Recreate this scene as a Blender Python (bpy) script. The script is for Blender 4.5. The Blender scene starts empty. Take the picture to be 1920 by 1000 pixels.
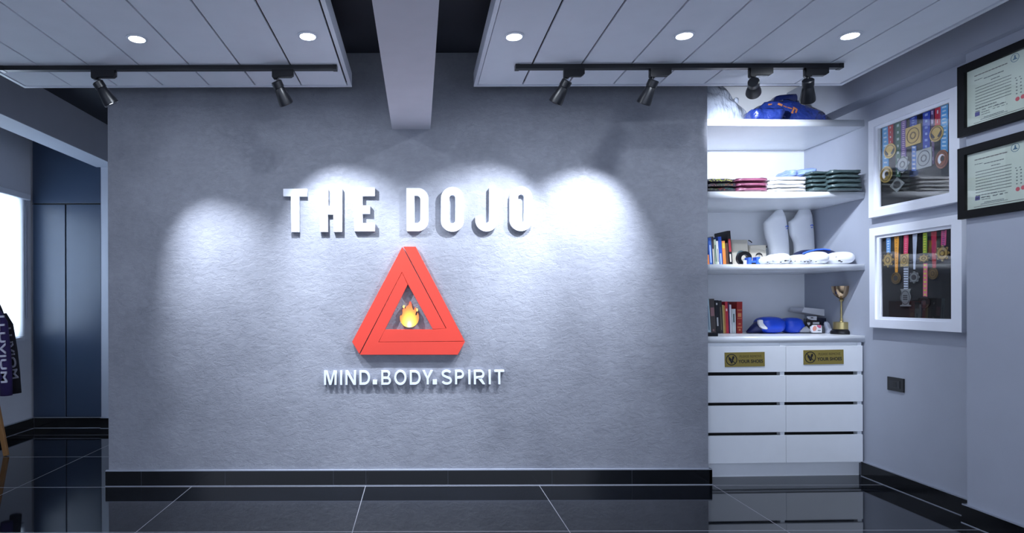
import bpy, bmesh, math, random
from mathutils import Vector, Matrix, noise
random.seed(7)
C = bpy.context.scene.collection
F, U0, V0, CAMH, ROLL = 1130.0, 785.0, 565.0, 1.25, 0.003

# ------------------------------------------------------------ camera, world, exposure
sc = bpy.context.scene
cd = bpy.data.cameras.new('camera'); cam = bpy.data.objects.new('camera', cd); C.objects.link(cam)
cd.sensor_width = 36; cd.lens = 36*F/1920; cd.clip_start = .05
cd.shift_x = (960-U0)/1920; cd.shift_y = (V0-500)/1920
cam.location = (0, 0, CAMH); cam.rotation_euler = (math.pi/2, ROLL, 0)
sc.camera = cam
sc.view_settings.view_transform = 'Standard'; sc.view_settings.look = 'None'
sc.view_settings.gamma = 1; sc.view_settings.exposure = 0.1; sc.view_settings.use_curve_mapping = False
w = bpy.data.worlds.new('world'); sc.world = w; w.use_nodes = True
w.node_tree.nodes['Background'].inputs[0].default_value = (.68, .78, 1.0, 1)
w.node_tree.nodes['Background'].inputs[1].default_value = 2.4

def area(name, loc, rot, sx, sy, power, col, parent=None, spread=math.pi):
    l = bpy.data.lights.new(name, 'AREA'); l.shape = 'RECTANGLE'; l.size = sx; l.size_y = sy
    l.energy = power; l.color = col; l.spread = spread
    o = bpy.data.objects.new(name, l); C.objects.link(o); o.location = loc; o.rotation_euler = rot
    if parent: o.parent = parent
    return o
# daylight outside the left window
area('window_daylight', (-4.25, 5.2, 1.62), (0, -math.pi/2, 0), 1.5, 1.5, 60, (.72, .86, 1))

# ------------------------------------------------------------ helpers
def P(px, py, Y):
    u = px-U0; v = py-V0; a = u-ROLL*v; b = v+ROLL*u
    return Vector((a*Y/F, Y, CAMH-b*Y/F))
def R(px, py, X):
    u = px-U0; v = py-V0; a = u-ROLL*v; b = v+ROLL*u
    Y = F*X/a
    return (Y, CAMH-b*Y/F)
def lin(c):
    o = []
    for x in c[:3]:
        x = x/255.0; o.append(x/12.92 if x <= .04045 else ((x+.055)/1.055)**2.4)
    return (*o, 1)
MATS = {}
def mat(name, col, rough=.5, metal=0, emit=None, es=0, coat=0, var=0, vscale=8, bump=0, bscale=40, bdetail=4, spec=.5, dist=.01, stretch=None):
    if name in MATS: return MATS[name]
    m = bpy.data.materials.new(name); m.use_nodes = True; nt = m.node_tree; b = nt.nodes['Principled BSDF']
    b.inputs['Base Color'].default_value = lin(col); b.inputs['Roughness'].default_value = rough
    b.inputs['Metallic'].default_value = metal; b.inputs['Coat Weight'].default_value = coat
    b.inputs['Coat Roughness'].default_value = .12; b.inputs['Specular IOR Level'].default_value = spec
    if emit: b.inputs['Emission Color'].default_value = lin(emit); b.inputs['Emission Strength'].default_value = es
    tc = nt.nodes.new('ShaderNodeTexCoord')
    mp = nt.nodes.new('ShaderNodeMapping'); nt.links.new(tc.outputs['Object'], mp.inputs['Vector'])
    if stretch: mp.inputs['Scale'].default_value = stretch
    n = nt.nodes.new('ShaderNodeTexNoise'); n.inputs['Scale'].default_value = vscale; n.inputs['Detail'].default_value = 5
    nt.links.new(mp.outputs[0], n.inputs['Vector'])
    mx = nt.nodes.new('ShaderNodeMix'); mx.data_type = 'RGBA'
    v = var if var else .04
    lc = lin(col); mx.inputs[6].default_value = (*[x*(1-v) for x in lc[:3]], 1); mx.inputs[7].default_value = (*[min(1, x*(1+v)) for x in lc[:3]], 1)
    nt.links.new(n.outputs[0], mx.inputs[0]); nt.links.new(mx.outputs[2], b.inputs['Base Color'])
    if bump:
        n2 = nt.nodes.new('ShaderNodeTexNoise'); n2.inputs['Scale'].default_value = bscale; n2.inputs['Detail'].default_value = bdetail
        nt.links.new(mp.outputs[0], n2.inputs['Vector'])
        bp = nt.nodes.new('ShaderNodeBump'); bp.inputs['Strength'].default_value = bump; bp.inputs['Distance'].default_value = dist
        nt.links.new(n2.outputs[0], bp.inputs['Height']); nt.links.new(bp.outputs[0], b.inputs['Normal'])
    MATS[name] = m
    return m
def glass_mat():
    m = bpy.data.materials.new('clear_glass'); m.use_nodes = True; nt = m.node_tree; nt.nodes.clear()
    o = nt.nodes.new('ShaderNodeOutputMaterial'); mx = nt.nodes.new('ShaderNodeMixShader'); t = nt.nodes.new('ShaderNodeBsdfTransparent')
    g = nt.nodes.new('ShaderNodeBsdfGlossy'); g.inputs['Roughness'].default_value = .01; fr = nt.nodes.new('ShaderNodeMath'); fr.operation = 'MULTIPLY_ADD'; fr.inputs[1].default_value = .6; fr.inputs[2].default_value = .05
    lw = nt.nodes.new('ShaderNodeLayerWeight'); lw.inputs[0].default_value = .5; pw = nt.nodes.new('ShaderNodeMath'); pw.operation = 'POWER'; pw.inputs[1].default_value = 4.5
    nt.links.new(lw.outputs['Facing'], pw.inputs[0]); nt.links.new(pw.outputs[0], fr.inputs[0])
    nt.links.new(fr.outputs[0], mx.inputs[0]); nt.links.new(t.outputs[0], mx.inputs[1]); nt.links.new(g.outputs[0], mx.inputs[2]); nt.links.new(mx.outputs[0], o.inputs[0])
    return m
def plaster_mat():
    m = bpy.data.materials.new('grey_plaster'); m.use_nodes = True; nt = m.node_tree; L = nt.links; b = nt.nodes['Principled BSDF']
    b.inputs['Roughness'].default_value = .55; b.inputs['Specular IOR Level'].default_value = .45
    tc = nt.nodes.new('ShaderNodeTexCoord')
    def noi(s, d, r=.55, dist=0):
        n = nt.nodes.new('ShaderNodeTexNoise'); n.inputs['Scale'].default_value = s; n.inputs['Detail'].default_value = d
        n.inputs['Roughness'].default_value = r; n.inputs['Distortion'].default_value = dist; L.new(tc.outputs['Object'], n.inputs['Vector']); return n
    n1 = noi(1.6, 6, .65); n2 = noi(30, 6, .6); n3 = noi(24, 10, .74, .35); n4 = noi(150, 4)
    mp = nt.nodes.new('ShaderNodeMapping'); mp.inputs['Scale'].default_value = (.75, 1, 1.15); L.new(tc.outputs['Object'], mp.inputs['Vector'])
    for q in (n2, n3): L.new(mp.outputs[0], q.inputs['Vector'])
    r1 = nt.nodes.new('ShaderNodeValToRGB'); r1.color_ramp.elements[0].position = .3; r1.color_ramp.elements[1].position = .7
    r1.color_ramp.elements[0].color = lin((124, 127, 136)); r1.color_ramp.elements[1].color = lin((152, 155, 164)); L.new(n1.outputs[0], r1.inputs[0])
    r2 = nt.nodes.new('ShaderNodeValToRGB'); r2.color_ramp.elements[0].position = .35; r2.color_ramp.elements[1].position = .65
    r2.color_ramp.elements[0].color = (.70, .70, .73, 1); r2.color_ramp.elements[1].color = (1, 1, 1, 1); L.new(n2.outputs[0], r2.inputs[0])
    mx = nt.nodes.new('ShaderNodeMix'); mx.data_type = 'RGBA'; mx.blend_type = 'MULTIPLY'; mx.inputs[0].default_value = .35
    L.new(r1.outputs[0], mx.inputs[6]); L.new(r2.outputs[0], mx.inputs[7]); L.new(mx.outputs[2], b.inputs['Base Color'])
    # trowelled ridges: sharp steps of a distorted noise
    r3 = nt.nodes.new('ShaderNodeValToRGB'); e = r3.color_ramp.elements; e[0].position = .42; e[0].color = (0, 0, 0, 1); e[1].position = .56; e[1].color = (1, 1, 1, 1)
    L.new(n3.outputs[0], r3.inputs[0])
    ad = nt.nodes.new('ShaderNodeMath'); ad.operation = 'MULTIPLY_ADD'; ad.inputs[1].default_value = .5; L.new(n4.outputs[0], ad.inputs[0]); L.new(r3.outputs[0], ad.inputs[2])
    bp = nt.nodes.new('ShaderNodeBump'); bp.inputs['Strength'].default_value = .5; bp.inputs['Distance'].default_value = .0028
    L.new(ad.outputs[0], bp.inputs['Height']); L.new(bp.outputs[0], b.inputs['Normal'])
    return m
def floor_mat():
    m = bpy.data.materials.new('black_polished_tile'); m.use_nodes = True; nt = m.node_tree; L = nt.links; b = nt.nodes['Principled BSDF']
    b.inputs['Roughness'].default_value = .035; b.inputs['Specular IOR Level'].default_value = .85
    g = nt.nodes.new('ShaderNodeTexCoord'); sp = nt.nodes.new('ShaderNodeSeparateXYZ'); L.new(g.outputs['Object'], sp.inputs[0])
    def line(out, off, per, half):
        a = nt.nodes.new('ShaderNodeMath'); a.operation = 'SUBTRACT'; a.inputs[1].default_value = off; L.new(out, a.inputs[0])
        p = nt.nodes.new('ShaderNodeMath'); p.operation = 'PINGPONG'; p.inputs[1].default_value = per/2; L.new(a.outputs[0], p.inputs[0])
        c = nt.nodes.new('ShaderNodeMath'); c.operation = 'LESS_THAN'; c.inputs[1].default_value = half; L.new(p.outputs[0], c.inputs[0]); return c
    lx = line(sp.outputs[0], -.363+1.175*10, 1.175, .0022); ly = line(sp.outputs[1], 4.068, .80, .0035)
    mxx = nt.nodes.new('ShaderNodeMath'); mxx.operation = 'MAXIMUM'; L.new(lx.outputs[0], mxx.inputs[0]); L.new(ly.outputs[0], mxx.inputs[1])
    n = nt.nodes.new('ShaderNodeTexNoise'); n.inputs['Scale'].default_value = 3; n.inputs['Detail'].default_value = 8; L.new(g.outputs['Object'], n.inputs['Vector'])
    r = nt.nodes.new('ShaderNodeValToRGB'); r.color_ramp.elements[0].color = lin((9, 11, 15)); r.color_ramp.elements[1].color = lin((22, 25, 32)); L.new(n.outputs[0], r.inputs[0])
    mx = nt.nodes.new('ShaderNodeMix'); mx.data_type = 'RGBA'; L.new(mxx.outputs[0], mx.inputs[0]); L.new(r.outputs[0], mx.inputs[6]); mx.inputs[7].default_value = lin((140, 142, 150))
    L.new(mx.outputs[2], b.inputs['Base Color'])
    rr = nt.nodes.new('ShaderNodeMath'); rr.operation = 'MULTIPLY_ADD'; rr.inputs[1].default_value = .5; rr.inputs[2].default_value = .035; L.new(mxx.outputs[0], rr.inputs[0]); L.new(rr.outputs[0], b.inputs['Roughness'])
    return m
def blind_mat():
    m = bpy.data.materials.new('sheer_white_blind'); m.use_nodes = True; nt = m.node_tree; nt.nodes.clear()
    o = nt.nodes.new('ShaderNodeOutputMaterial'); mx = nt.nodes.new('ShaderNodeMixShader'); mx.inputs[0].default_value = .7
    d = nt.nodes.new('ShaderNodeBsdfDiffuse'); t = nt.nodes.new('ShaderNodeBsdfTranslucent')
    for q in (d, t): q.inputs[0].default_value = (.85, .9, .95, 1)
    nt.links.new(d.outputs[0], mx.inputs[1]); nt.links.new(t.outputs[0], mx.inputs[2]); nt.links.new(mx.outputs[0], o.inputs[0]); return m

def wmat(o):
    M = o.matrix_basis.copy()
    return wmat(o.parent) @ M if o.parent else M
def box(bm, x0, x1, y0, y1, z0, z1, bev=0, m=None):
    r = bmesh.ops.create_cube(bm, size=1)
    T = Matrix.Translation(((x0+x1)/2, (y0+y1)/2, (z0+z1)/2)) @ Matrix.Diagonal((abs(x1-x0), abs(y1-y0), abs(z1-z0), 1))
    if m is not None: T = m @ T
    bmesh.ops.transform(bm, matrix=T, verts=r['verts'])
    if bev:
        es = list({e for v in r['verts'] for e in v.link_edges})
        bmesh.ops.bevel(bm, geom=es, offset=bev, segments=2, affect='EDGES', profile=.5)
def bx(*a, **k):
    bm = bmesh.new(); box(bm, *a, **k); return bm
def prism(loops, depth, M, bm=None, bevel=0):
    """filled 2D outline (first loop, then holes) extruded by depth along local +z, placed by M"""
    cu = bpy.data.curves.new('outline', 'CURVE'); cu.dimensions = '2D'; cu.fill_mode = 'BOTH'; cu.extrude = depth/2
    if bevel: cu.bevel_depth = bevel; cu.extrude = max(depth/2-bevel, 0); cu.offset = -bevel
    for lp in loops:
        s = cu.splines.new('POLY'); s.points.add(len(lp)-1); s.use_cyclic_u = True
        for p, q in zip(s.points, lp): p.co = (q[0], q[1], 0, 1)
    return _curve_bm(cu, depth, M, bm)
def _curve_bm(cu, depth, M, bm):
    o = bpy.data.objects.new('tmp', cu); C.objects.link(o)
    dg = bpy.context.evaluated_depsgraph_get(); me = bpy.data.meshes.new_from_object(o.evaluated_get(dg))
    bpy.data.objects.remove(o); bpy.data.curves.remove(cu)
    me.transform(M @ Matrix.Translation((0, 0, depth/2)))
    bm = bm or bmesh.new(); bm.from_mesh(me); bpy.data.meshes.remove(me)
    bmesh.ops.remove_doubles(bm, verts=bm.verts, dist=1e-5); bmesh.ops.recalc_face_normals(bm, faces=bm.faces)
    return bm
def FRONT(Y):   # local (x, y, z) -> world (x, Y - z, y): faces the viewer of the main wall
    return Matrix(((1, 0, 0, 0), (0, 0, -1, Y), (0, 1, 0, 0), (0, 0, 0, 1)))
def SIDE(X):    # local (a, b, d) -> world (X - d, a, b): faces into the room from the right wall
    return Matrix(((0, 0, -1, X), (1, 0, 0, 0), (0, 1, 0, 0), (0, 0, 0, 1)))
def FLAT(z):
    return Matrix.Translation((0, 0, z))
def text_bm(s, x0, x1, y0, y1, depth, M, bm=None, offset=0):
    """text fitted into the rectangle x0..x1, y0..y1 of the local plane"""
    cu = bpy.data.curves.new('lettering', 'FONT'); cu.body = s; cu.size = 1; cu.extrude = .05; cu.offset = offset; cu.resolution_u = 5
    o = bpy.data.objects.new('tmp', cu); C.objects.link(o)
    dg = bpy.context.evaluated_depsgraph_get(); me = bpy.data.meshes.new_from_object(o.evaluated_get(dg))
    bpy.data.objects.remove(o); bpy.data.curves.remove(cu)
    xs = [v.co.x for v in me.vertices]; ys = [v.co.y for v in me.vertices]
    sx = (x1-x0)/(max(xs)-min(xs)); sy = (y1-y0)/(max(ys)-min(ys))
    me.transform(M @ Matrix.Translation((x0, y0, depth/2)) @ Matrix.Diagonal((sx, sy, depth/.1, 1)) @ Matrix.Translation((-min(xs), -min(ys), 0)))
    bm = bm or bmesh.new(); bm.from_mesh(me); bpy.data.meshes.remove(me)
    return bm
def circ(cx, cy, r, n=32, ry=None):
    ry = ry or r
    return [(cx+r*math.cos(2*math.pi*i/n), cy+ry*math.sin(2*math.pi*i/n)) for i in range(n)]
def lathe(bm, prof, M=Matrix(), n=28):
    rings = []
    for r, z in prof: rings.append([bm.verts.new(M @ Vector((r*math.cos(2*math.pi*i/n), r*math.sin(2*math.pi*i/n), z))) for i in range(n)])
    for a, b in zip(rings, rings[1:]):
        for i in range(n): bm.faces.new((a[i], a[(i+1) % n], b[(i+1) % n], b[i]))
    bm.faces.new(rings[0][::-1]); bm.faces.new(rings[-1])
    bmesh.ops.recalc_face_normals(bm, faces=bm.faces); return bm
def tube(bm, pts, r, n=10):
    pts = [Vector(p) for p in pts]; rings = []
    for i, p in enumerate(pts):
        d = (pts[min(i+1, len(pts)-1)]-pts[max(i-1, 0)]).normalized()
        a = d.orthogonal().normalized() if i == 0 else (rings_a - d*rings_a.dot(d)).normalized()
        rings_a = a; b = d.cross(a); rr = r[i] if isinstance(r, (list, tuple)) else r
        rings.append([bm.verts.new(p+a*rr*math.cos(2*math.pi*k/n)+b*rr*math.sin(2*math.pi*k/n)) for k in range(n)])
    for a, b in zip(rings, rings[1:]):
        for i in range(n): bm.faces.new((a[i], a[(i+1) % n], b[(i+1) % n], b[i]))
    bm.faces.new(rings[0][::-1]); bm.faces.new(rings[-1]); return bm
def spow(v, e): return math.copysign(abs(v)**e, v)
def blob(c, size, e1=.5, e2=.5, amp=0, freq=8, seed=0, nu=40, nv=22, bm=None, fn=None, rot=None):
    """super-ellipsoid with noise; size = full width, depth, height"""
    bm = bm or bmesh.new(); c = Vector(c); off = Vector((seed*7.3, seed*3.1, seed*1.7)); rows = []
    for j in range(nv+1):
        ph = -math.pi/2+math.pi*j/nv; row = []
        for i in range(nu if 0 < j < nv else 1):
            th = 2*math.pi*i/nu
            p = Vector((spow(math.cos(ph), e1)*spow(math.cos(th), e2)*size[0]/2, spow(math.cos(ph), e1)*spow(math.sin(th), e2)*size[1]/2, spow(math.sin(ph), e1)*size[2]/2))
            if fn: p = fn(p)
            if amp:
                n = noise.noise_vector((p+off)*freq)*.7 + noise.noise_vector((p+off)*freq*2.7)*.3
                q = p+n*amp
                if p.z < 0: q.z = max(q.z, -size[2]/2)
                p = q
            if rot: p = rot @ p
            row.append(bm.verts.new(c+p))
        rows.append(row)
    for a, b in zip(rows, rows[1:]):
        n = max(len(a), len(b))
        for i in range(n):
            k = (i+1) % n
            if len(a) == 1: bm.faces.new((a[0], b[k], b[i]))
            elif len(b) == 1: bm.faces.new((a[i], a[k], b[0]))
            else: bm.faces.new((a[i], a[k], b[k], b[i]))
    bmesh.ops.recalc_face_normals(bm, faces=bm.faces); return bm
def loft(rows, n=28, e=.8, amp=0, freq=10, seed=0):
    """rows of (z, xl, xr, ycentre, depth): horizontal sections stacked into one skin"""
    bm = bmesh.new(); rings = []
    for z, xl, xr, yc, d in rows:
        ring = []
        for i in range(n):
            t = 2*math.pi*i/n
            p = Vector(((xl+xr)/2+spow(math.cos(t), e)*(xr-xl)/2, yc+spow(math.sin(t), e)*d/2, z))
            if amp: p += noise.noise_vector(p*freq+Vector((seed, 0, 0)))*amp
            ring.append(bm.verts.new(p))
        rings.append(ring)
    for a, b in zip(rings, rings[1:]):
        for i in range(n): bm.faces.new((a[i], a[(i+1) % n], b[(i+1) % n], b[i]))
    bm.faces.new(rings[0][::-1]); bm.faces.new(rings[-1]); bmesh.ops.recalc_face_normals(bm, faces=bm.faces); return bm

def obj(name, bm, m, parent=None, smooth=False, kind=None, label=None):
    me = bpy.data.meshes.new(name)
    o = bpy.data.objects.new(name, me); C.objects.link(o)
    if parent:
        o.parent = parent; bmesh.ops.transform(bm, matrix=wmat(parent).inverted(), verts=bm.verts)
    elif kind != 'structure':
        xs = [v.co.x for v in bm.verts]; ys = [v.co.y for v in bm.verts]; zs = [v.co.z for v in bm.verts]
        b = Vector(((min(xs)+max(xs))/2, (min(ys)+max(ys))/2, min(zs)))
        bmesh.ops.translate(bm, vec=-b, verts=bm.verts); o.location = b
    bm.to_mesh(me); bm.free()
    for mm in (m if isinstance(m, (list, tuple)) else [m]): me.materials.append(mm)
    if smooth:
        for p in me.polygons: p.use_smooth = True
        if smooth != 'all': me.set_sharp_from_angle(angle=math.radians(38))
    if kind: o['kind'] = kind
    if label: o['label'] = label
    return o
def tag(o, label, cat, group=None):
    o['label'] = label; o['category'] = cat
    if group: o['group'] = group
    return o
def thing(name, loc, label, cat, group=None):
    o = bpy.data.objects.new(name, None); C.objects.link(o); o.location = loc; o.empty_display_size = .05
    return tag(o, label, cat, group)
def S(name, bm, m, **k): return obj(name, bm, m, kind='structure', **k)

# ------------------------------------------------------------ materials
PLASTER = plaster_mat(); FLOOR = floor_mat(); GLASS = glass_mat(); BLIND = blind_mat()
WALLW = mat('pale_grey_wall_paint', (164, 170, 184), .6, bump=.05, bscale=200)
WHITE = mat('white_laminate', (234, 238, 243), .28)
NICHE = mat('white_niche_paint', (232, 235, 240), .5)
DARKC = mat('charcoal_ceiling_paint', (40, 44, 54), .7, var=.15)
SIDEG = mat('grey_beam_paint', (150, 154, 166), .6)
BEAMW = mat('white_beam_paint', (218, 219, 228), .6, var=.06)
PANEL = mat('white_ceiling_board', (228, 233, 242), .7, bump=.08, bscale=300)
TRIM = mat('white_metal_trim', (215, 220, 230), .4)
GRAN = mat('black_granite_skirting', (10, 12, 16), .12, var=.3)
CAULK = mat('white_caulk', (150, 156, 170), .6); JOINT = mat('grey_grout', (70, 74, 84), .6)
BLACK = mat('black_metal', (14, 16, 22), .38)
BLACKP = mat('black_plastic', (12, 13, 17), .3)
SHADOW = mat('gap_shade_black', (8, 8, 11), .8)  # near-black colour stands for shade in gaps between boards, doors and drawers
WARD = mat('navy_grey_lacquer', (50, 64, 86), .3, var=.05)
LETW = mat('white_acrylic', (236, 240, 248), .35)
LETG = mat('pale_grey_acrylic', (218, 224, 238), .35)
RED = mat('red_lacquer', (208, 56, 38), .4, var=.05)
GOLD = mat('gold_medal_metal', (196, 168, 96), .34, .8, bump=.3, bscale=120, dist=.002)
DGOLD = mat('old_gold_metal', (128, 104, 60), .35, .75, bump=.3, bscale=120, dist=.002)
SILV = mat('silver_medal_metal', (160, 164, 164), .33, .75, bump=.3, bscale=120, dist=.002)
BRNZ = mat('bronze_medal_metal', (140, 84, 56), .35, .7, bump=.3, bscale=120, dist=.002)
DARKR = mat('dark_relief', (48, 46, 48), .5)
BRASS = mat('brushed_gold_plate', (150, 134, 68), .42, .35, var=.06)
INK = mat('black_ink', (20, 20, 24), .6)

# ------------------------------------------------------------ the setting
WX0, WX1, WY = -2.112, 1.967, 4.10
S('floor', bx(-4.0, 3.3, -2.5, 6.2, -.1, 0), FLOOR)
bm = bx(-4.0, 3.3, -2.5, 4.24, 2.94, 3.1); box(bm, -4.0, 1.87, 4.24, 6.2, 2.94, 3.1)
S('ceiling', bm, DARKC)
S('ceiling_niche', bx(1.87, 3.3, 4.24, 5.02, 2.995, 3.1), DARKC)
S('wall_center', bx(WX0, WX1, WY, 4.215, 0, 2.94), PLASTER)
S('wall_divider', bx(1.87, WX1-.002, 4.215, 4.92, 0, 2.995), NICHE)
S('wall_niche_back', bx(1.87, 3.15, 4.92, 5.02, 0, 2.995), NICHE)
S('wall_back', bx(-3.84, 1.87, 6.0, 6.12, 0, 2.94), SIDEG)
S('wall_right', bx(3.15, 3.3, -2.5, 5.02, 0, 2.995), WALLW)
S('wall_pillar', bx(3.055, 3.15, -2.5, 3.36, 0, 2.617), WALLW)
S('ceiling_beam_right', bx(3.01, 3.15, -2.5, 4.92, 2.617, 2.94), WALLW)
S('ceiling_beam_left', bx(-3.19, -2.96, -2.5, 6.0, 2.594, 2.94), [SIDEG])
# added paler sheet: window light on the left beam's underside, put into colour
S('beam_left_lit_face', bx(-3.19, -2.96, -2.5, 6.0, 2.588, 2.594), WALLW)
S('wall_pillar_left', bx(-3.15, -2.90, 5.975, 6.0, 0, 2.588), WALLW)
p0 = P(735, 243, WY); p1 = P(807, 243, WY)
S('ceiling_beam_center', bx(p0.x, p1.x, -2.5, WY, p0.z, 2.94), BEAMW)
# left wall with its window hole
wz0, wz1, wy0, wy1 = .91, 2.275, 4.55, 5.80
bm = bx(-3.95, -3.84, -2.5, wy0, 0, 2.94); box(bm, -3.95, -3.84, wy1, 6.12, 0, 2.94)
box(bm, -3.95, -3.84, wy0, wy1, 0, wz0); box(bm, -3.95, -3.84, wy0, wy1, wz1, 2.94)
S('wall_left', bm, mat('lit_grey_wall_paint', (206, 210, 220), .6, bump=.05, bscale=200))  # grey raised above the other walls to stand in for interior light
bm = bmesh.new()
for a in ((wy0, wy0+.05, wz0, wz1), (wy1-.05, wy1, wz0, wz1), (wy0, wy1, wz0, wz0+.05), (wy0, wy1, wz1-.05, wz1), ((wy0+wy1)/2-.025, (wy0+wy1)/2+.025, wz0, wz1)):
    box(bm, -3.93, -3.89, *a)
S('window_1', bm, TRIM)
wnd = bpy.data.objects['window_1']
obj('pane', bx(-3.914, -3.909, wy0+.04, wy1-.04, wz0+.04, wz1-.04), GLASS, wnd)
obj('sill', bx(-3.90, -3.81, wy0-.03, wy1+.03, wz0-.03, wz0), TRIM, wnd)
t = thing('roller_blind', (-3.86, 5.2, wz0), 'sheer white roller blind glowing in the window on the left wall', 'blind')
bm = bmesh.new(); N = 60
vs = [[bm.verts.new((-3.826+.0012*math.sin(i*1.3), wy0-.02+(5.845-wy0+.02)*i/N, z)) for i in range(N+1)] for z in (wz0+.012, wz1-.02)]
for i in range(N): bm.faces.new((vs[0][i], vs[0][i+1], vs[1][i+1], vs[1][i]))
obj('blind_fabric', bm, BLIND, t)
obj('head_rail', bx(-3.8395, -3.79, wy0-.03, 5.90, wz1-.03, wz1+.03, bev=.008), TRIM, t)
yc = 5.875
obj('pull_chain', tube(bmesh.new(), [(-3.825, yc-.012, wz1), (-3.826, yc-.004, 1.7), (-3.827, yc+.006, 1.10), (-3.827, yc+.012, 1.09), (-3.826, yc+.016, 1.6), (-3.825, yc+.02, wz1)], .004, 6), CAULK, t)

def skirting(name, pts, h=.101, th=.018, joints=()):
    """granite skirting along the polyline (front line at floor), th towards the wall given by its left side"""
    bm = bmesh.new(); cb = bmesh.new()
    for (x0, y0), (x1, y1) in zip(pts, pts[1:]):
        d = Vector((x1-x0, y1-y0, 0)); L = d.length; ang = math.atan2(d.y, d.x)
        M = Matrix.Translation((x0, y0, 0)) @ Matrix.Rotation(ang, 4, 'Z')
        box(bm, 0, L, 0, th, 0, h, m=M); box(cb, 0, L, .002, th, h, h+.007, m=M)
        box(cb, 0, L, -.003, .0005, 0, .004, m=M)
    o = S(name, bm, GRAN); obj('caulk_line', cb, CAULK, o)
    for j in joints: obj('tile_joint', bx(j-.0007, j+.0007, pts[0][1]-.0003, pts[0][1]+.001, .004, h), JOINT, o)
    return o
jx = [P(x, 895, 4.082).x for x in (265, 422, 625, 686, 840, 1035, 1185)]
skirting('baseboard_center', [(-2.126, 4.082), (1.985, 4.082), (1.985, 4.22)], joints=jx)
skirting('baseboard_left', [(-3.822, -2.5), (-3.822, 5.972)][::-1] and [(-3.822, -2.5), (-3.822, 5.98)])
skirting('baseboard_back', [(-3.82, 5.982), (-3.15, 5.982)])
skirting('baseboard_pillar_left', [(-3.15, 5.957), (-2.9, 5.957)])
skirting('baseboard_right', [(3.132, 4.27), (3.132, 3.378)])
skirting('baseboard_pillar', [(3.132, 3.376), (3.037, 3.376), (3.037, -2.5)])

# ------------------------------------------------------------ ceiling rafts, downlights, tracks
PZ, PY = 2.62, 3.84
def raft(x0, x1, nb, label):
    t = thing('ceiling_panel', ((x0+x1)/2, PY, PZ), label, 'ceiling panel', 'suspended ceiling panels')
    bm = bmesh.new(); e = .022
    box(bm, x0, x0+e, -2.4, PY, PZ-.004, PZ+.085); box(bm, x1-e, x1, -2.4, PY, PZ-.004, PZ+.085)
    box(bm, x0+e, x1-e, PY-e, PY, PZ-.004, PZ+.085)
    obj('edge_frame', bm, TRIM, t)
    xs = x0+e+.004; wv = (x1-x0-2*e-.004)/nb
    for i in range(nb):
        obj('board', bx(xs+i*wv, xs+(i+1)*wv-.011, -2.4, PY-e-.006, PZ, PZ+.012), PANEL, t)
    obj('backing', bx(x0+e, x1-e, -2.4, PY-e, PZ+.02, PZ+.03), SHADOW, t)
    return t
RX0, RX1 = P(888, 161, PY).x, P(1578, 160, PY).x
LX0, LX1 = P(46, 162, PY).x, P(660, 162, PY).x
raft(LX0, LX1, 7, 'white suspended ceiling panel of long boards left of the concrete beam')
raft(RX0, RX1, 8, 'white suspended ceiling panel of long boards right of the concrete beam')
LED = mat('downlight_diffuser', (255, 255, 255), .4, emit=(225, 236, 255), es=14)
LEDW = []
def downlight(x, y, label, power=7.5):
    t = thing('downlight', (x, y, PZ-.004), label, 'ceiling light', 'recessed downlights')
    M = Matrix.Translation((x, y, PZ-.004))
    bm = bmesh.new(); lathe(bm, [(.052, .002), (.052, .0), (.045, -.003), (.04, -.003), (.04, .002)], M); obj('bezel', bm, TRIM, t, smooth=True)
    obj('diffuser', lathe(bmesh.new(), [(.039, -.001), (.039, -.0045)], M), LED, t)
    l = bpy.data.lights.new('downlight_glow', 'AREA'); l.shape = 'DISK'; l.size = .07; l.energy = power; l.color = (.80, .88, 1)
    o = bpy.data.objects.new('downlight_glow', l); C.objects.link(o); o.parent = t; o.location = (0, 0, -.012)
names = ['above the left end of the left track', 'next to the beam on the left panel', 'next to the beam on the right panel', 'in the middle of the right panel', 'nearest the framed medals on the right panel']
for (px, py), nm in zip(((257, 70), (577, 66), (964, 68), (1283, 67), (1594, 68)), names):
    k = (PZ-CAMH)*F/(V0-py); q = P(px, py, k); downlight(q.x, k, 'round glowing recessed downlight '+nm)

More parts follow.
